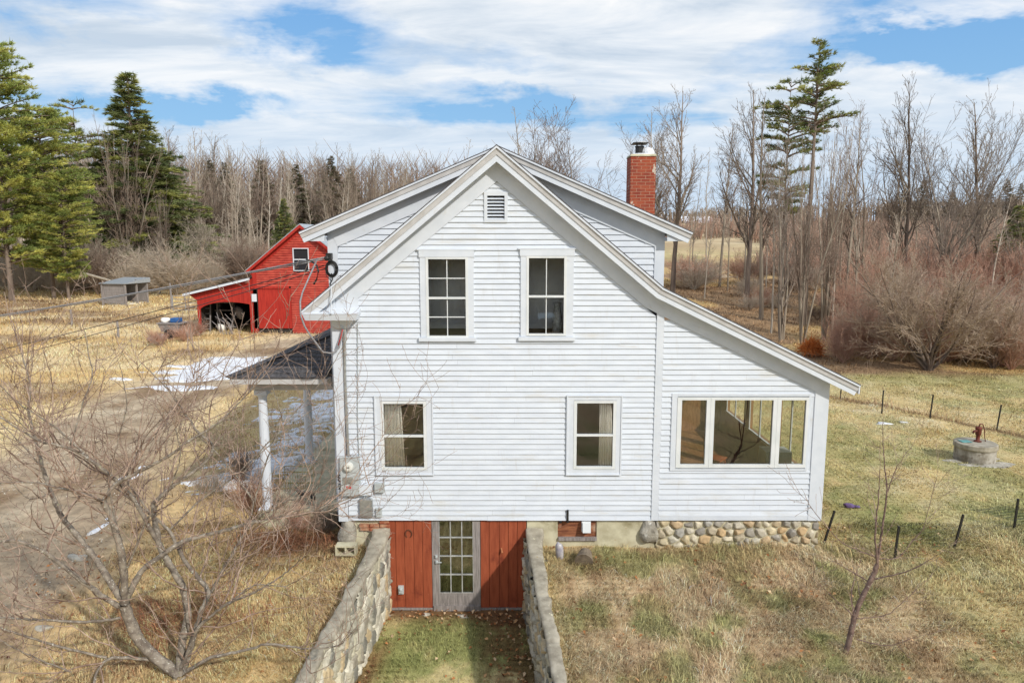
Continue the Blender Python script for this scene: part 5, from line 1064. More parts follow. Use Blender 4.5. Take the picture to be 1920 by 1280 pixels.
QE = dict(seg=3, wob=.12, up=.06, n=0, ang=(20, 50), len=.4, rad=.6, shape=lambda u: 1, ref=.05, **{'from': .2})
decid('tall', 1, [Q0(26, .30, (25, 50), .36), Q1(12, (25, 55), .40), Q1(7, (25, 55), .42, ref=.12, seg=4), QE], 'grey_bark', 'twig_brown', .014, .0007)
decid('tall2', 2, [Q0(22, .22, (20, 42), .46, up=.01), Q1(12, (20, 50), .40), Q1(8, (25, 55), .42, ref=.12, seg=4), QE], 'dark_bark', 'twig_dark', .017, .0007)
decid('vase', 3, [Q0(9, .10, (14, 28), .80, shape=lambda u: 1.05-.7*u), Q1(16, (18, 40), .34, up=.05, ref=.7, seg=12, fr=.25, wob=.05), Q1(8, (20, 50), .42, ref=.2, seg=5), QE], 'grey_bark', 'twig_brown', .011, .0007, multi=3, spread=.22)
bark('twig_slate', (120, 108, 98), (158, 144, 130))
decid('fan', 33, [Q0(10, .08, (14, 30), .85, shape=lambda u: 1.05-.6*u), Q1(12, (18, 40), .34, up=.05, ref=.7, seg=12, fr=.2, wob=.05), Q1(7, (20, 50), .42, ref=.2, seg=5), QE], 'grey_bark', 'twig_slate', .012, .0007, multi=3, spread=.28)
decid('slim', 4, [Q0(34, .45, (30, 60), .17), Q1(7, (25, 60), .45, ref=.12, seg=5), QE], 'pale_bark', 'twig_pale', .008, .0006)
decid('slim2', 5, [Q0(34, .35, (25, 50), .22), Q1(8, (25, 60), .42, ref=.15, seg=5), QE], 'grey_bark', 'twig_pale', .009, .0006)
decid('round', 6, [Q0(14, .14, (30, 62), .62, shape=lambda u: 1.05-.55*u, wob=.08), Q1(16, (25, 60), .46, ref=.45, seg=10, wob=.14), Q1(11, (25, 65), .48, ref=.2, seg=5, wob=.14), QE], 'dark_bark', 'twig_pale', .020, .0009)
decid('clump', 7, [Q0(15, .22, (18, 45), .26, wob=.05), Q1(8, (20, 50), .45, ref=.2, seg=5), Q1(4, (20, 60), .5, ref=.1, seg=4), QE], 'grey_bark', 'twig_brown', .013, .0008, multi=9, spread=.34)
decid('bush', 8, [Q0(16, .12, (18, 50), .42, wob=.09, seg=9), Q1(8, (20, 60), .5, ref=.3, seg=5, wob=.14), QE], 'twig_red', 'twig_red', .007, .0016, multi=30, spread=1.1)
decid('bush2', 9, [Q0(16, .12, (18, 50), .42, wob=.09, seg=9), Q1(8, (20, 60), .5, ref=.3, seg=5, wob=.14), QE], 'twig_pale', 'twig_pale', .007, .0015, multi=28, spread=1.2)
decid('bush3', 10, [Q0(14, .1, (18, 50), .42, wob=.08, seg=9), Q1(7, (20, 60), .5, ref=.3, seg=5, wob=.14), QE], 'twig_brown', 'twig_brown', .006, .0017, multi=26, spread=.8)
decid('arching', 12, [Q0(10, .10, (20, 60), .60, wob=.09, seg=14), Q1(16, (25, 60), .42, ref=.45, seg=9, wob=.12), Q1(10, (25, 65), .5, ref=.2, seg=5, wob=.14), QE], 'dark_bark', 'twig_tan', .018, .0010, multi=11, spread=.75)

# conifers: whorled limbs carrying needle sprays
def needles(kind, seed, base, pal, crown_w, layers, per, lift, droop, spr, nl, nw, gap=.0, r0=.012, lim=.0035, wvar=.3, shape=None, dens=1.0, zj=.006):
    rg = np.random.default_rng(seed); a, b = TB(), TB(); a.add([[0, 0, -.01], [.004, 0, .3], [-.003, .003, .7], [0, 0, 1]], [r0, r0*.8, r0*.4, .001], 7); NP, ND, NC = [], [], []
    for i in range(layers):
        u = base+(1-base)*(i/layers)**.95; w = crown_w*(shape(u) if shape else (1-u)/(1-base)*.96+.04)
        if rg.random() < gap: continue
        for k in range(max(3, int(per*(.6+.5*(1-u))))):
            an = rg.uniform(0, 6.28); L = w*rg.uniform(1-wvar, 1.08); m = 6; t = np.linspace(0, 1, m)
            zz = min(.985, u+rg.normal(0, zj))+L*(lift*t+droop*t*t); P = np.stack([np.cos(an+.2*t*rg.normal())*L*t, np.sin(an)*L*t, zz], -1); b.add(P, np.maximum(lim*(1-.8*t)*(L/crown_w+.3), .0006), 3)
            col = np.array(pal[rg.integers(0, len(pal))])*rg.uniform(.8, 1.15); ns = int(spr*(L/crown_w)*dens)+3
            tt = rg.uniform(.22, 1.0, ns)**.8; base_p = np.stack([np.interp(tt, t, P[:, j]) for j in range(3)], -1); side = np.array([-math.sin(an), math.cos(an), 0])
            sw_ = rg.normal(0, .16, ns)*L*(1.1-tt)+rg.normal(0, .004, ns); base_p = base_p+side*sw_[:, None]+np.array([0, 0, 1])*rg.normal(.002, .0035, ns)[:, None]; out = P[-1]-P[0]; out /= np.linalg.norm(out)
            for j in range(7):
                dv = out+side*rg.normal(0, .7, (ns, 1))+rg.normal(0, .45, (ns, 3))+np.array([0, 0, .28]); dv /= np.linalg.norm(dv, axis=1, keepdims=True); NP.append(base_p); ND.append(dv*nl*rg.uniform(.6, 1.3, (ns, 1))); NC.append(np.repeat((col*rg.uniform(.75, 1.25))[None], ns, 0))
    NP, ND, NC = np.concatenate(NP), np.concatenate(ND), np.concatenate(NC); n = len(NP); pr = np.cross(ND, rg.normal(0, 1, (n, 3))); pr /= np.linalg.norm(pr, axis=1, keepdims=True)+1e-9; pr *= nw
    V = np.stack([NP-pr*.5, NP+pr*.5, NP+ND], 1).reshape(-1, 3); F = np.arange(n*3).reshape(-1, 3); C = np.repeat(NC, 3, 0)
    def mk(pn, m, t): return mesh_np(pn, V, F, m, t, cols=C, off=False)
    proto(kind, [('trunk', a, m_bark['dark_bark']), ('branches', b, m_bark['twig_brown']), ('crown', mk, m_needle)])
m_needle = pm('needles', None, attr='Col', rough=.7, spec=.2); q = NT(m_needle.node_tree); bs = q.n['Principled BSDF']
tr_ = q.add('ShaderNodeBsdfTranslucent'); at_ = q.add('ShaderNodeAttribute', attribute_name='Col'); q.l.new(at_.outputs[0], tr_.inputs[0]); mx_ = q.add('ShaderNodeMixShader'); mx_.inputs[0].default_value = .25
q.l.new(bs.outputs[0], mx_.inputs[1]); q.l.new(tr_.outputs[0], mx_.inputs[2]); q.l.new(mx_.outputs[0], q.n['Material Output'].inputs[0])
GP = [hexc(*c) for c in ((184, 186, 100), (158, 168, 92), (136, 150, 84), (200, 198, 112))]; DP = [hexc(*c) for c in ((132, 140, 92), (114, 126, 84), (146, 152, 94), (172, 172, 102))]; BP = [hexc(*c) for c in ((122, 112, 90), (134, 120, 98), (112, 112, 84))]
needles('pine', 21, .16, GP, .30, 44, 10, .30, -.12, 56, .019, .0036, gap=.06, r0=.013, zj=.014, wvar=.45, shape=lambda u: .30+.85*math.sin(math.pi*min(1, (1-u)*1.25))**.8*.8 if u > .2 else .7)
needles('fir', 22, .10, DP, .28, 54, 12, .18, -.2, 54, .017, .0040, r0=.012)
needles('thinpine', 23, .45, DP, .15, 22, 6, .35, -.25, 26, .020, .0034, gap=.2, r0=.008, shape=lambda u: .5+.7*math.sin(math.pi*min(1, (1-u)*1.6+.05)))
needles('brownspruce', 24, .25, BP, .26, 34, 9, .15, -.2, 34, .020, .0050, gap=.05, r0=.010)
needles('crownpine', 25, .68, DP+GP[2:3], .10, 24, 7, .5, -.3, 24, .013, .0026, gap=.10, r0=.010, wvar=.7, zj=.03, shape=lambda u: .10+1.0*math.sin(math.pi*min(1, (1-u)*2.0+.01)) if u > .5 else .6)
random.seed(77)
def zone(v, z): return next(t for m, t in z if v < m)
def at_px(px, py_base, py_top):
    p = G(px, py_base); d = pdir(px, py_top); dist = math.hypot(p.x, p.y-CAMY); return p, CAMZ+dist*d.z/math.hypot(d.x, d.y)-p.z
def far_px(px, Y, py_top):
    d = pdir(px, 450); t = (Y-CAMY)/d.y; x = d.x*t; z = float(H(x, Y)); dd = pdir(px, py_top); dist = math.hypot(x, Y-CAMY); return Vector((x, Y, z)), CAMZ+dist*dd.z/math.hypot(dd.x, dd.y)-z
def P_at(kind, name, label, cat_, px, Yd, top, wide=1.0, group=None, **k):
    p, h = far_px(px, Yd, top); return plant(kind, name, label, cat_, p, max(1.2, h), wide=wide, group=group, **k)
# named evergreens
P_at('pine', 'pine_tree', 'big yellow-green pine at the far left edge, tallest of the left side', 'tree', 12, 44, 92, .85)
P_at('pine', 'pine_tree', 'broad yellow-green pine just right of the tallest left pine', 'tree', 92, 47, 205, .85, rot=2.1)
P_at('pine', 'pine_tree', 'low green pine leaning out over the brush at far left', 'tree', 120, 46, 330, 1.0, rot=4)
P_at('thinpine', 'pine_tree', 'thin scraggly pine between the two big left evergreens', 'tree', 158, 60, 190, 1.0)
P_at('fir', 'fir_tree', 'tall dark green cone-shaped fir left of the barn', 'tree', 262, 62, 138, 1.5)
P_at('fir', 'fir_tree', 'low green fir filling in at the foot of the tall dark fir', 'tree', 318, 62, 310, 1.1, rot=1)
P_at('fir', 'fir_tree', 'green fir low in the woods above the red barn', 'tree', 535, 74, 372, 1.2, rot=2)
for i, (px, top, lab) in enumerate(((498, 292, 'brown-green spruce top above the left of the barn roof'), (626, 284, 'brown-green spruce top above the left dormer eave'), (560, 300, 'small brown-green spruce top over the barn ridge'), (428, 296, 'small brown-green spruce top among the pale trunks left of the barn'), (402, 292, 'dull spruce top nearest the tall dark fir'), (660, 308, 'dull spruce between bare trees above the left dormer'))):
    P_at('brownspruce', 'spruce_tree', lab, 'tree', px, 98+i*2, top+8, 1.1, group='spruce tops in the far wood', rot=i*1.3)
P_at('crownpine', 'pine_tree', 'tall pine with bare lower trunk and dark tufted crown among the right bare trees', 'tree', 1516, 36, 78, 1.15, rot=1.9)
P_at('thinpine', 'pine_tree', 'slimmer pine with sparse foliage left of the tall tufted pine', 'tree', 1468, 40, 150, .8, rot=1.5)
P_at('fir', 'fir_tree', 'green evergreen at the right edge before the far field', 'tree', 1905, 52, 385, 1.6, rot=.5)
# the right row of bare trees, each by its own place
RT = [('tall2', 1263, 50, 152, 1.0, 'lone dark bare tree with forked trunk just right of the chimney'), ('tall', 1232, 62, 205, .9, 'bare tree whose crown shows behind the chimney'), ('fan', 1178, 60, 178, 1.0, 'spreading bare tree left of the chimney'), ('vase', 1022, 60, 160, 1.25, 'wide vase-shaped bare tree rising behind the roof ridge'), ('vase', 1075, 66, 190, 1.1, 'smaller spreading bare tree right of the wide one behind the ridge'), ('slim2', 975, 60, 205, 1.2, 'slender bare tree left of the vase-shaped tree behind the ridge'), ('slim', 868, 72, 262, 1.2, 'small sparse bare tree peeping over the left roof slope'),
      ('tall', 1352, 56, 225, .8, 'dark bare tree standing alone where the far field opens'), ('tall2', 1405, 44, 150, .85, 'first tall bare tree at the left end of the right row'), ('tall', 1435, 38, 175, .9, 'second bare tree from the left in the right row, hung with fine twigs'), ('fan', 1478, 30, 165, .75, 'multi-stemmed bare tree at the left foot of the tufted pine'), ('clump', 1515, 28.5, 215, .42, 'pale many-stemmed tree clump just above the wing eave'),
      ('clump', 1555, 31, 180, .42, 'pale many-stemmed tree clump right of the one above the wing eave'), ('tall', 1590, 38, 195, .8, 'grey bare tree right of the tufted pine'), ('vase', 1632, 42, 165, .7, 'grey forked tree midway along the right row'), ('tall', 1665, 44, 235, .7, 'shorter bare tree beside the forked tree midway along the right row'), ('tall2', 1702, 37, 132, .75, 'tall leaning dark bare tree with feathery top right of the middle of the row'),
      ('fan', 1748, 36, 150, .8, 'broad bare tree with many rising limbs above the grey thicket'), ('fan', 1795, 38, 150, .85, 'full wind-swept bare tree, highest near the right end of the row'), ('tall2', 1838, 40, 178, .9, 'dark bare tree second from the right end of the row'), ('fan', 1905, 36, 215, .8, 'bare tree cut off by the right edge of the photo'), ('slim2', 1300, 58, 330, 1.0, 'thin sapling right of the lone forked tree'), ('slim', 1325, 48, 380, 1.0, 'thin pale sapling at the edge of the small clearing'),
      ('slim', 1455, 33, 260, .9, 'pale straight stem in front of the second row tree'), ('slim', 1572, 34, 255, .9, 'pale straight stem between the tufted pine and the grey bare tree'), ('slim2', 1610, 33, 330, .9, 'thin stem left of the forked tree midway along the row'), ('slim2', 1680, 33, 320, .9, 'thin stem left of the tall leaning tree'), ('slim', 1865, 34, 300, 1, 'thin stem between the last two trees of the row')]
for i, (k, px, Yd, top, w, lab) in enumerate(RT): P_at(k, 'bare_tree', lab, 'tree', px, Yd, top, w, rot=i*2.4+.3)
for i in range(18):
    px = 1290+i*36+random.uniform(-10, 10); P_at(random.choice(['slim', 'slim2', 'tall', 'slim2']), 'bare_tree', 'thin bare tree in the loose stand '+zone(px, ((1420, 'by the far field behind the clearing'), (1560, 'behind the tall tufted pine'), (1720, 'behind the middle of the right row'), (1850, 'behind the broad rising-limbed trees'), (9999, 'at the right edge'))), 'tree', px, random.uniform(48, 76), random.uniform(285, 380), random.uniform(.8, 1.1), group='thin bare trees behind the right row')
# the left and middle wood
LG = 'bare trees of the far wood'
for i in range(180):
    u = (i+random.random())/180; px = -60+u*860; Yd = random.uniform(76, 116); top = np.interp(px, [0, 330, 420, 560, 800], [250, 255, 268, 284, 300])+random.uniform(-22, 50)
    P_at(random.choice(['slim', 'slim2', 'tall', 'slim', 'tall2']), 'bare_tree', 'slender bare tree in the far wood, '+zone(px, ((60, 'behind the tallest left pine'), (150, 'behind the second left pine'), (215, 'just left of the dark fir'), (310, 'behind the dark fir'), (400, 'just right of the dark fir'), (470, 'left of the barn roof'), (540, 'above the left slope of the barn roof'), (610, 'above the barn ridge'), (690, 'above the left dormer eave'), (9999, 'where the wood meets the house roof'))), 'tree', px, Yd, top, random.uniform(.8, 1.15), group=LG)
for i, (px, Yd, top, k, w, lab) in enumerate(((215, 58, 205, 'clump', .75, 'tall many-stemmed grey tree in front of the dark fir'), (245, 57, 225, 'clump', .7, 'dense fine-twigged tree overlapping the dark fir'), (190, 60, 250, 'vase', .9, 'bare vase-shaped tree left of the dark fir'), (350, 66, 300, 'vase', .8, 'bare tree right of the dark fir'), (300, 57, 330, 'clump', .9, 'low spreading bare tree below the dark fir'),
        (405, 60, 380, 'round', .75, 'pale twiggy orchard tree left of the barn, second from right'), (460, 62, 372, 'round', .75, 'pale twiggy orchard tree nearest the barn roof'), (335, 58, 400, 'round', .9, 'pale twiggy orchard tree behind the field shelter'), (250, 58, 420, 'round', .9, 'pale twiggy orchard tree left of the field shelter'), (500, 70, 330, 'slim', 1.2, 'pale white-barked tree above the barn roof'), (480, 72, 345, 'slim', 1.2, 'pale white-barked tree left of the one above the barn roof'),
        (130, 55, 330, 'slim', 1.2, 'pale trunk between the two broad left pines'), (60, 52, 300, 'slim2', 1.0, 'grey trunk under the tallest left pine'))):
    P_at(k, 'bare_tree', lab, 'tree', px, Yd, top, w, rot=i*1.9)
# thickets as countable shrubs
for i in range(34):
    px = random.uniform(-60, 470); P_at(random.choice(['bush2', 'bush3', 'bush2']), 'bare_shrub', 'leafless shrub at the foot of the left wood, '+zone(px, ((60, 'under the tallest left pine'), (190, 'left of the field shelter'), (290, 'behind the field shelter'), (999, 'between the field shelter and the barn'))), 'shrub', px, random.uniform(50, 60), random.uniform(430, 480), random.uniform(.7, 1.2), group='leafless shrubs along the left wood')
for i in range(14):
    px = random.uniform(470, 800); P_at(random.choice(['bush3', 'bush']), 'bare_shrub', 'leafless shrub on the slope '+zone(px, ((560, 'left behind the red barn'), (9999, 'hidden by the house roof behind the barn'))), 'shrub', px, random.uniform(60, 72), random.uniform(440, 480), 1.1, group='leafless shrubs behind the barn')
for i in range(84):
    px = random.uniform(1595, 2030); Yd = random.choice([random.uniform(20, 24), random.uniform(20, 40), random.uniform(22, 40)])-.006*(px-1560)+1.5; top = np.interp(Yd, [20, 26, 40], [600, 545, 440])+random.uniform(-35, 30); P_at(random.choice(['bush', 'bush', 'bush', 'bush2']), 'bare_shrub', 'reddish shrub '+zone(Yd, ((26, 'along the lawn edge'), (33, 'midway'), (99, 'far back'))) +' in the right thicket, '+zone(px, ((1660, 'left of the big grey shrub'), (1820, 'around the big grey shrub'), (9999, 'at the right'))), 'shrub', px, Yd, top, random.uniform(.55, 1.0), group='reddish shrubs of the right thicket')
for i in range(22):
    px = random.uniform(1290, 1600); Yd = random.uniform(32, 60); top = np.interp(Yd, [32, 60], [585, 470])+random.uniform(-25, 15); P_at(random.choice(['bush3', 'bush', 'bush2']), 'bare_shrub', 'low brown shrub '+zone(px, ((1390, 'around the small clearing'), (1500, 'below the first trees of the right row'), (9999, 'above the orange bush'))), 'shrub', px, Yd, top, random.uniform(.9, 1.4), group='low brown shrubs by the clearing')
for px, base, top, w, lab in ((1742, 694, 452, 1.0, 'big grey many-stemmed shrub, broadest of the right thicket'), (1862, 690, 520, .8, 'smaller grey arching shrub right of the broadest one')):
    p, h = at_px(px, base, top); plant('arching', 'arching_shrub', lab, 'shrub', p, h, .9, w*1.1)
p, h = at_px(1521, 668, 628); 
m_or = pm('orange_twigs', hexc(226, 138, 66), hexc(176, 96, 46), 9, rough=.9)
tb = TB(); rg = np.random.default_rng(3)
for i in range(900):
    v = rg.normal(0, 1, 3); v /= np.linalg.norm(v); v[2] = abs(v[2])*1.15-.1; c_ = v*rg.uniform(.55, 1.0); t_ = rg.normal(0, .28, 3); tb.add(np.array([p[0], p[1], p[2]])+np.array([c_*.62, (c_+t_*.5)*.66, (c_+t_)*.68])+np.array([0, 0, .25]), [.012, .010, .006], 3)
tag(tb.mesh('orange_bush', m_or, None), 'small rounded orange-brown bush at the edge of the lawn above the wing eave', 'bush')
# brush pile and fallen trunk
p = G(1325, 522); f = MB(); rg_ = random.Random(8)
for k in range(34): a = rg_.uniform(-.5, .5); L = rg_.uniform(1, 3.4); x, y = p.x+rg_.uniform(-2.2, 2.2), p.y+rg_.uniform(-.8, .8); f.tube([(x, y, p.z+.1), (x+L*math.cos(a), y+L*math.sin(a), p.z+rg_.uniform(.1, .9))], [.05, .02], 5)
for k in range(3): f.tube([(p.x-3.4, p.y-1+k*.25, p.z+.2), (p.x+.6, p.y-.6+k*.25, p.z+1.2)], .06, 6)
tag(f.build('brush_pile', m_bark['twig_pale'], None), 'heap of pale fallen poles and branches at the back of the clearing', 'brush')
a, b = G(215, 560), None; p0 = far_px(60, 50, 478)[0]; f = MB(); za = W(60, 482, 49); zb3 = W(210, 527, 47); f.tube([za, za.lerp(zb3, .4)+Vector((0, 0, -.1)), zb3, W(235, 545, 46)], [.16, .14, .09, .05], 7)
for k in range(7): q_ = za.lerp(zb3, .15+.12*k); f.tube([q_, q_+Vector((rg_.uniform(-.2, .8), rg_.uniform(-.5, .5), -rg_.uniform(.5, 1.3)))], [.04, .012], 5)
tag(f.build('fallen_trunk', m_bark['pale_bark'], None), 'bleached fallen trunk slanting through the brush at far left', 'trunk')

woods_behind = None
# distant backdrop: far wooded ridge and undergrowth one cannot count
def woods(name, label, xs, ys, hts, n, seed, mats, w=.05):
    rg = np.random.default_rng(seed); tb = TB()
    for i in range(n):
        u = rg.random(); x = np.interp(u, [0, 1], xs); y = np.interp(u, [0, 1], ys)+rg.uniform(-12, 12); z = float(H(x, y)); h_ = np.interp(u, np.linspace(0, 1, len(hts)), hts)*rg.uniform(.55, 1.12)
        tb.add([[x, y, z], [x+rg.normal(0, .2), y, z+h_*.6], [x+rg.normal(0, .4), y, z+h_]], [w*2, w*1.4, w*.3], 3)
        for k in range(9): zz = z+h_*rg.uniform(.25, .95); a = rg.uniform(0, 6.28); L = h_*.17*rg.uniform(.4, 1.2); tb.add([[x, y, zz], [x+L*.6*math.cos(a), y+L*.6*math.sin(a), zz+L*.6], [x+L*math.cos(a), y+L*math.sin(a), zz+L*1.2]], [w*.9, w*.6, w*.25], 3)
    return tag(tb.mesh(name, mats, None), label, 'woods', kind='stuff')
woods('distant_woods', 'brown bare woods along the crest of the far field', (110, 330), (190, 205), (6, 9, 11, 12), 1500, 5, m_bark['twig_dark'], .16)
woods('distant_woods', 'low grey hedgerow at the skyline right of the chimney', (38, 125), (205, 200), (3, 5, 7), 500, 6, m_bark['twig_dark'], .12)
woods('deep_woods', 'dense grey-brown stems filling the depth of the left wood', (-175, 8), (118, 124), (17.5, 16.5, 16, 15), 3400, 7, m_bark['twig_brown'], .07)
woods('deep_woods', 'undergrowth of thin stems low in the left wood', (-110, -5), (84, 90), (4, 5, 4), 1500, 8, m_bark['twig_pale'], .03)
woods('unseen_woods', 'brown woods added unseen behind the camera for the windows to reflect', (-150, 150), (-70, -70), (15, 17, 15), 1500, 11, m_bark['dark_bark'], .3)  # out of view, added to darken what the windows reflect
for i, (px, top) in enumerate(((1690, 352), (1722, 345), (1846, 352), (1880, 343), (1905, 350), (1780, 362))): P_at('brownspruce', 'spruce_tree', 'dark evergreen on the distant ridge at right', 'tree', px, 185, top-6, 1.2, group='evergreens on the distant ridge')
def brushfield(name, label, n, seed, mat):
    rg = np.random.default_rng(seed); tb = TB()
    for i in range(n):
        y = rg.uniform(58, 150); x = rg.uniform(12, .78*(y-CAMY)); 
        if fbm(x*.06, y*.06, 3, 30) < .50: continue
        z = float(H(x, y)); h_ = rg.uniform(.8, 2.6)*(1+.006*y)
        for k in range(5): a = rg.uniform(0, 6.28); l = h_*rg.uniform(.1, .5); tb.add([[x, y, z], [x+l*.4*math.cos(a), y+l*.4*math.sin(a), z+h_*.55], [x+l*math.cos(a), y+l*math.sin(a), z+h_*rg.uniform(.8, 1)]], [.05, .04, .015], 3)
    return tag(tb.mesh(name, mat, None), label, 'brush', kind='stuff')
brushfield('field_brush', 'brown brush scattered over the slope of the far field', 5200, 3, m_bark['twig_brown'])
brushfield('field_brush', 'reddish stems mixed through the brush of the far field', 2600, 4, m_bark['twig_red'])
# snow-roofed building on the skyline
p, h = far_px(1312, 200, 402); t = thing('distant_barn', 'long low white-roofed building on the skyline right of the chimney', 'building', (p.x, 200, p.z))
bx0, bx1 = Wx(1279, 410, 200), Wx(1338, 410, 200); zt = Wz(406, 200); zb4 = Wz(424, 200)
MB().box(bx0+.5, bx1-.5, 198, 210, p.z-2, zb4+.8).build('wall', m_greywood, t); f = MB(); f.hexa([(bx0, 197, zb4+.8), (bx1, 197, zb4+.8), (bx1, 204, zt), (bx0, 204, zt), (bx0, 197, zb4+1.0), (bx1, 197, zb4+1.0), (bx1, 204, zt+.2), (bx0, 204, zt+.2)]); f.build('roof', m_snow, t)

# ---------------------------------------------------------------- apple tree in the left foreground
m_ab = pm('apple_bark', hexc(106, 96, 86), hexc(152, 142, 128), 9, (1, 1, 1), rough=.9, bump=.6, bscale=40, bdist=.004, spots=[(hexc(196, 192, 180), 34, .60, .66), (hexc(150, 152, 118), 22, .64, .70)])
m_at = pm('apple_twig', hexc(118, 96, 84), hexc(184, 160, 142), 5, rough=.7)
def limbtree(name, label, limbs, base_y, conv, seed, twig, loc_, maxtw, scale=1.0, bm=None, tm=None):
    rg = np.random.default_rng(seed); root = thing(name, label, 'tree', loc_); wood, tw = TB(), TB()
    def spray(P, r, L, lev):
        n = max(3, int(L/.07)); d = P[1]/np.linalg.norm(P[1]); q_ = [P[0]]
        for i in range(n): d = d+rg.normal(0, .13, 3)+np.array([0, 0, .05]); d /= np.linalg.norm(d); q_.append(q_[-1]+d*L/n)
        q_ = np.array(q_); tw.add(q_, np.maximum(r*(1-np.linspace(0, 1, n+1)*.75), .0029*scale), 4 if r > .006 else 3)
        if lev >= 3: return
        for i in range(1, n+1):
            if rg.random() < (.33 if lev < 2 else .2): a = rg.normal(0, 1, 3); T = q_[i]-q_[i-1]; T /= np.linalg.norm(T); ax = np.cross(T, a); ax /= np.linalg.norm(ax)+1e-9; spray((q_[i], rot_about(T, ax, R(rg.uniform(30, 70)))), r*.6, L*rg.uniform(.18, .5) if rg.random() < .6 else .05, lev+1)
    for pts, r0, r1, dy0, dy1 in limbs:
        n0 = len(pts); P = [np.array(W(*conv(x, y), base_y+dy0+(dy1-dy0)*i/(n0-1))) for i, (x, y) in enumerate(pts)]
        seg = np.concatenate([[0], np.cumsum([np.linalg.norm(P[i+1]-P[i]) for i in range(n0-1)])]); m = max(6, int(seg[-1]/.06)); s_ = np.linspace(0, seg[-1], m); Pn = np.stack([np.interp(s_, seg, [p_[j] for p_ in P]) for j in range(3)], -1)
        for _ in range(3): Pn[1:-1] = (Pn[:-2]+2*Pn[1:-1]+Pn[2:])/4
        Pn[1:-1] += rg.normal(0, .004*scale, (m-2, 3)); rr = np.interp(np.linspace(0, 1, m), [0, 1], [r0, r1])*(1+rg.normal(0, .05, m))*(1.32 if scale == 1 else 1.35); wood.add(Pn, rr, 8 if r0 > .02 else 6)
        for i in range(1, m-1):
            if scale == 1 and rr[i] < .05 and rg.random() < .09:
                T = Pn[i+1]-Pn[i]; T /= np.linalg.norm(T); a = np.array([rg.normal(), rg.normal(), rg.normal()+.8]); ax = np.cross(T, a); ax /= np.linalg.norm(ax)+1e-9; spray((Pn[i], rot_about(T, ax, R(rg.uniform(25, 55)))), min(rr[i]*.7, .013), rg.uniform(1.3, 2.6), 1)
            if rr[i] < twig[0] and rg.random() < twig[1]:
                T = Pn[i+1]-Pn[i]; T /= np.linalg.norm(T); a = np.array([rg.normal(), rg.normal(), rg.normal()+.5]); ax = np.cross(T, a); ax /= np.linalg.norm(ax)+1e-9; spray((Pn[i], rot_about(T, ax, R(rg.uniform(30, 75)))), min(rr[i]*.6, .008*scale), maxtw*rg.uniform(.15, 1)**1.3, 1)
        if r1 < .013: spray((Pn[-1], Pn[-1]-Pn[-2]), rr[-1], maxtw*.7, 1)
    wood.mesh('trunk', bm or m_ab, root); tw.mesh('crown', tm or m_at, root); return root
cv = lambda x, y: (x/1.883, 600+y/1.883)
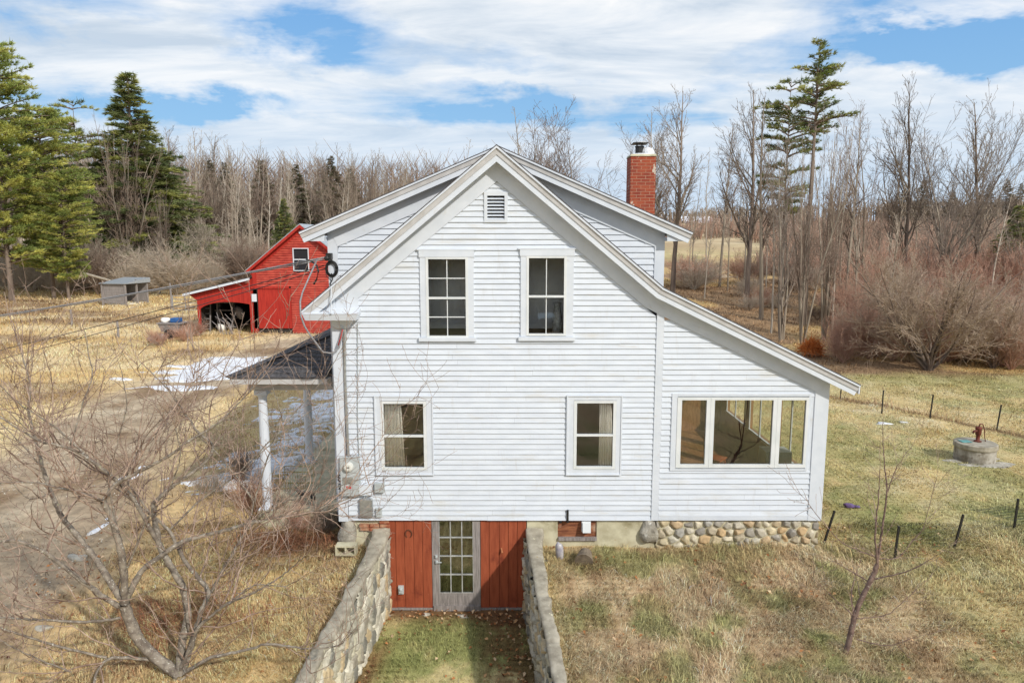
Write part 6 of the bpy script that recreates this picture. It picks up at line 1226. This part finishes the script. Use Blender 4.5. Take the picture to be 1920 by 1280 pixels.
AL = [([(640, 1330), (636, 1290), (634, 1250)], .10, .075, 0, 0), ([(634, 1250), (640, 1150), (665, 1040), (650, 940), (590, 850), (560, 790), (545, 700), (540, 650)], .050, .028, 0, .3),
 ([(540, 650), (600, 590), (680, 540), (740, 490), (760, 440), (700, 400), (640, 310), (600, 250), (520, 170)], .022, .006, .3, .8), ([(632, 1250), (560, 1200), (490, 1130), (455, 1050), (440, 1000)], .062, .055, 0, -.1),
 ([(440, 1000), (440, 900), (425, 800), (395, 700), (365, 640)], .042, .03, -.1, -.3), ([(365, 640), (400, 580), (500, 530), (600, 480), (660, 430), (780, 360), (930, 200)], .022, .004, -.3, -.2),
 ([(440, 1000), (400, 940), (350, 860), (290, 780), (215, 690), (180, 610), (150, 520), (130, 440), (100, 330), (110, 230), (60, 60)], .040, .005, -.1, .6), ([(420, 1010), (330, 950), (250, 890), (150, 810), (60, 775), (-20, 785), (-120, 760)], .030, .012, -.1, -.9),
 ([(440, 1000), (500, 880), (570, 830), (620, 790), (700, 765), (800, 740), (880, 715), (960, 700), (1060, 690), (1170, 650), (1250, 622), (1330, 600)], .034, .004, -.1, .9), ([(365, 640), (300, 610), (200, 590), (120, 570), (0, 575), (-60, 570)], .016, .006, -.3, -.8),
 ([(560, 790), (480, 640), (420, 570), (330, 500), (250, 450), (140, 430), (0, 340)], .026, .008, .2, -.6), ([(630, 1250), (700, 1080), (800, 1000), (900, 960), (1000, 900), (1080, 830)], .024, .004, 0, -.8), ([(640, 1250), (740, 1190), (840, 1170), (950, 1140), (1080, 1160), (1200, 1150), (1260, 1080)], .022, .004, 0, -.6),
 ([(425, 1050), (330, 1065), (200, 1060), (0, 1050), (-60, 1040)], .016, .009, -.1, -1.0), ([(650, 1230), (720, 1000), (745, 960), (650, 850), (600, 740), (500, 660), (420, 600)], .034, .010, 0, .7), ([(745, 960), (800, 860), (870, 740), (900, 640), (840, 560), (780, 480), (700, 410)], .020, .005, .4, 1.0),
 ([(900, 640), (940, 500), (1000, 350), (960, 230)], .010, .004, .8, 1.2), ([(375, 1190), (200, 1150), (0, 1085), (-60, 1060)], .014, .009, -.3, -1.2), ([(560, 1200), (450, 1190), (375, 1190), (340, 1240), (330, 1290)], .02, .014, 0, -.4), ([(250, 1240), (120, 1190), (0, 1130)], .010, .007, -.6, -1.3),
 ([(330, 500), (200, 380), (60, 290), (0, 230)], .012, .005, -.2, -.6), ([(250, 450), (290, 300), (330, 200), (300, 40)], .010, .004, -.2, 0), ([(425, 800), (380, 560), (420, 420), (450, 300), (430, 180)], .012, .004, -.2, -.4), ([(545, 700), (440, 560), (520, 400), (640, 280), (700, 200)], .011, .004, .3, .5),
 ([(870, 740), (1000, 620), (1080, 540), (1150, 440), (1190, 380)], .010, .004, .8, 1.3), ([(880, 715), (1000, 640), (1150, 600), (1280, 560), (1340, 520)], .010, .003, .8, 1.2), ([(960, 700), (1080, 660), (1200, 690), (1330, 700)], .009, .003, .9, 1.4), ([(800, 1000), (900, 930), (1010, 940), (1080, 900)], .009, .003, -.3, -.7),
 ([(150, 520), (60, 420), (0, 360)], .009, .004, .3, .4), ([(440, 900), (520, 700), (600, 600), (640, 480), (620, 380)], .012, .005, -.2, -.7), ([(600, 740), (700, 640), (820, 560), (960, 420), (1150, 200), (1230, 60)], .012, .003, .6, 1.4), ([(840, 560), (920, 470), (1080, 330), (1200, 260)], .008, .003, .9, 1.3), ([(180, 610), (100, 640), (0, 520)], .008, .004, .2, -.3)]
limbtree('apple_tree', 'bare grey apple tree with lichened limbs in the left foreground', AL, -3.9, cv, 4, (.034, .36), (-4.96, -3.9, 1.1), 1.25)
cv2 = lambda x, y: (1180+x/2.065, 660+y/2.065)
pb = G(1584, 1222)
SL = [([(835, 1175), (860, 1080), (870, 1020), (900, 950), (935, 880), (960, 820)], .036, .024, 0, .1), ([(960, 820), (985, 640), (1000, 540), (985, 420), (980, 280)], .014, .003, .1, .2), ([(960, 820), (950, 700), (965, 560), (970, 450)], .013, .003, .1, 0), ([(1000, 540), (1030, 450), (1095, 360)], .006, .002, .15, .2),
      ([(870, 1020), (855, 930), (880, 850)], .011, .004, 0, .2), ([(935, 880), (1080, 850), (1200, 780)], .010, .002, .1, -.2), ([(870, 1020), (800, 960), (700, 860)], .007, .002, 0, .1), ([(950, 790), (820, 740), (750, 660), (650, 530)], .006, .0025, .1, .1), ([(880, 1110), (1000, 1140), (1130, 1095)], .006, .002, 0, -.2), ([(930, 890), (880, 860), (780, 800), (760, 820)], .008, .002, .1, .3), ([(880, 1030), (1000, 1020), (1130, 900)], .006, .002, 0, .1), ([(970, 800), (1040, 800), (1140, 680), (1190, 480)], .006, .002, .1, .3)]
limbtree('young_fruit_tree', 'young bare fruit tree with upright shoots on the bank right of the walkway', SL, pb.y, cv2, 9, (.04, .36), tuple(pb), .7, 1.01, pm('sapling_bark', hexc(96, 76, 70), hexc(134, 112, 100), 14, rough=.8, spots=[(hexc(170, 160, 146), 30, .62, .68)]))
for px, py, lab in ((300, 648, 'dry weeds left of the grey cart'), (345, 640, 'dry weeds between the cart and the lean-to'), (372, 630, 'reddish weeds at the foot of the lean-to corner')):
    p = G(px, py); plant('bush', 'dry_shrub', lab, 'shrub', p, 1.1, wide=1.0, group='dry shrubs around the lean-to')
# weeds against the porch foundation and along the left wall: dry stems, each clump a plant
random.seed(15)
for i, (px, py, h_, k, lab) in enumerate(((525, 985, 1.0, 'bush3', 'clump of dry brown stalks left of the porch corner'), (570, 1000, .8, 'bush', 'reddish dry stalks in front of the porch foundation'), (612, 1004, .7, 'bush3', 'dry stalks nearest the corner stone of the house'), (480, 960, 1.1, 'bush', 'leafless shrub left of the near porch column'), (455, 905, 1.2, 'bush3', 'dark twiggy shrub in the snow left of the porch'), (395, 930, .9, 'bush2', 'pale dry weeds left of the porch shrubs'), (676, 1012, .6, 'bush3', 'thin stems growing up before the meter boxes'))):
    p = G(px, py); plant(k, 'dry_shrub', lab, 'shrub', p, h_*1.0, wide=.9, group='dry shrubs around the porch')
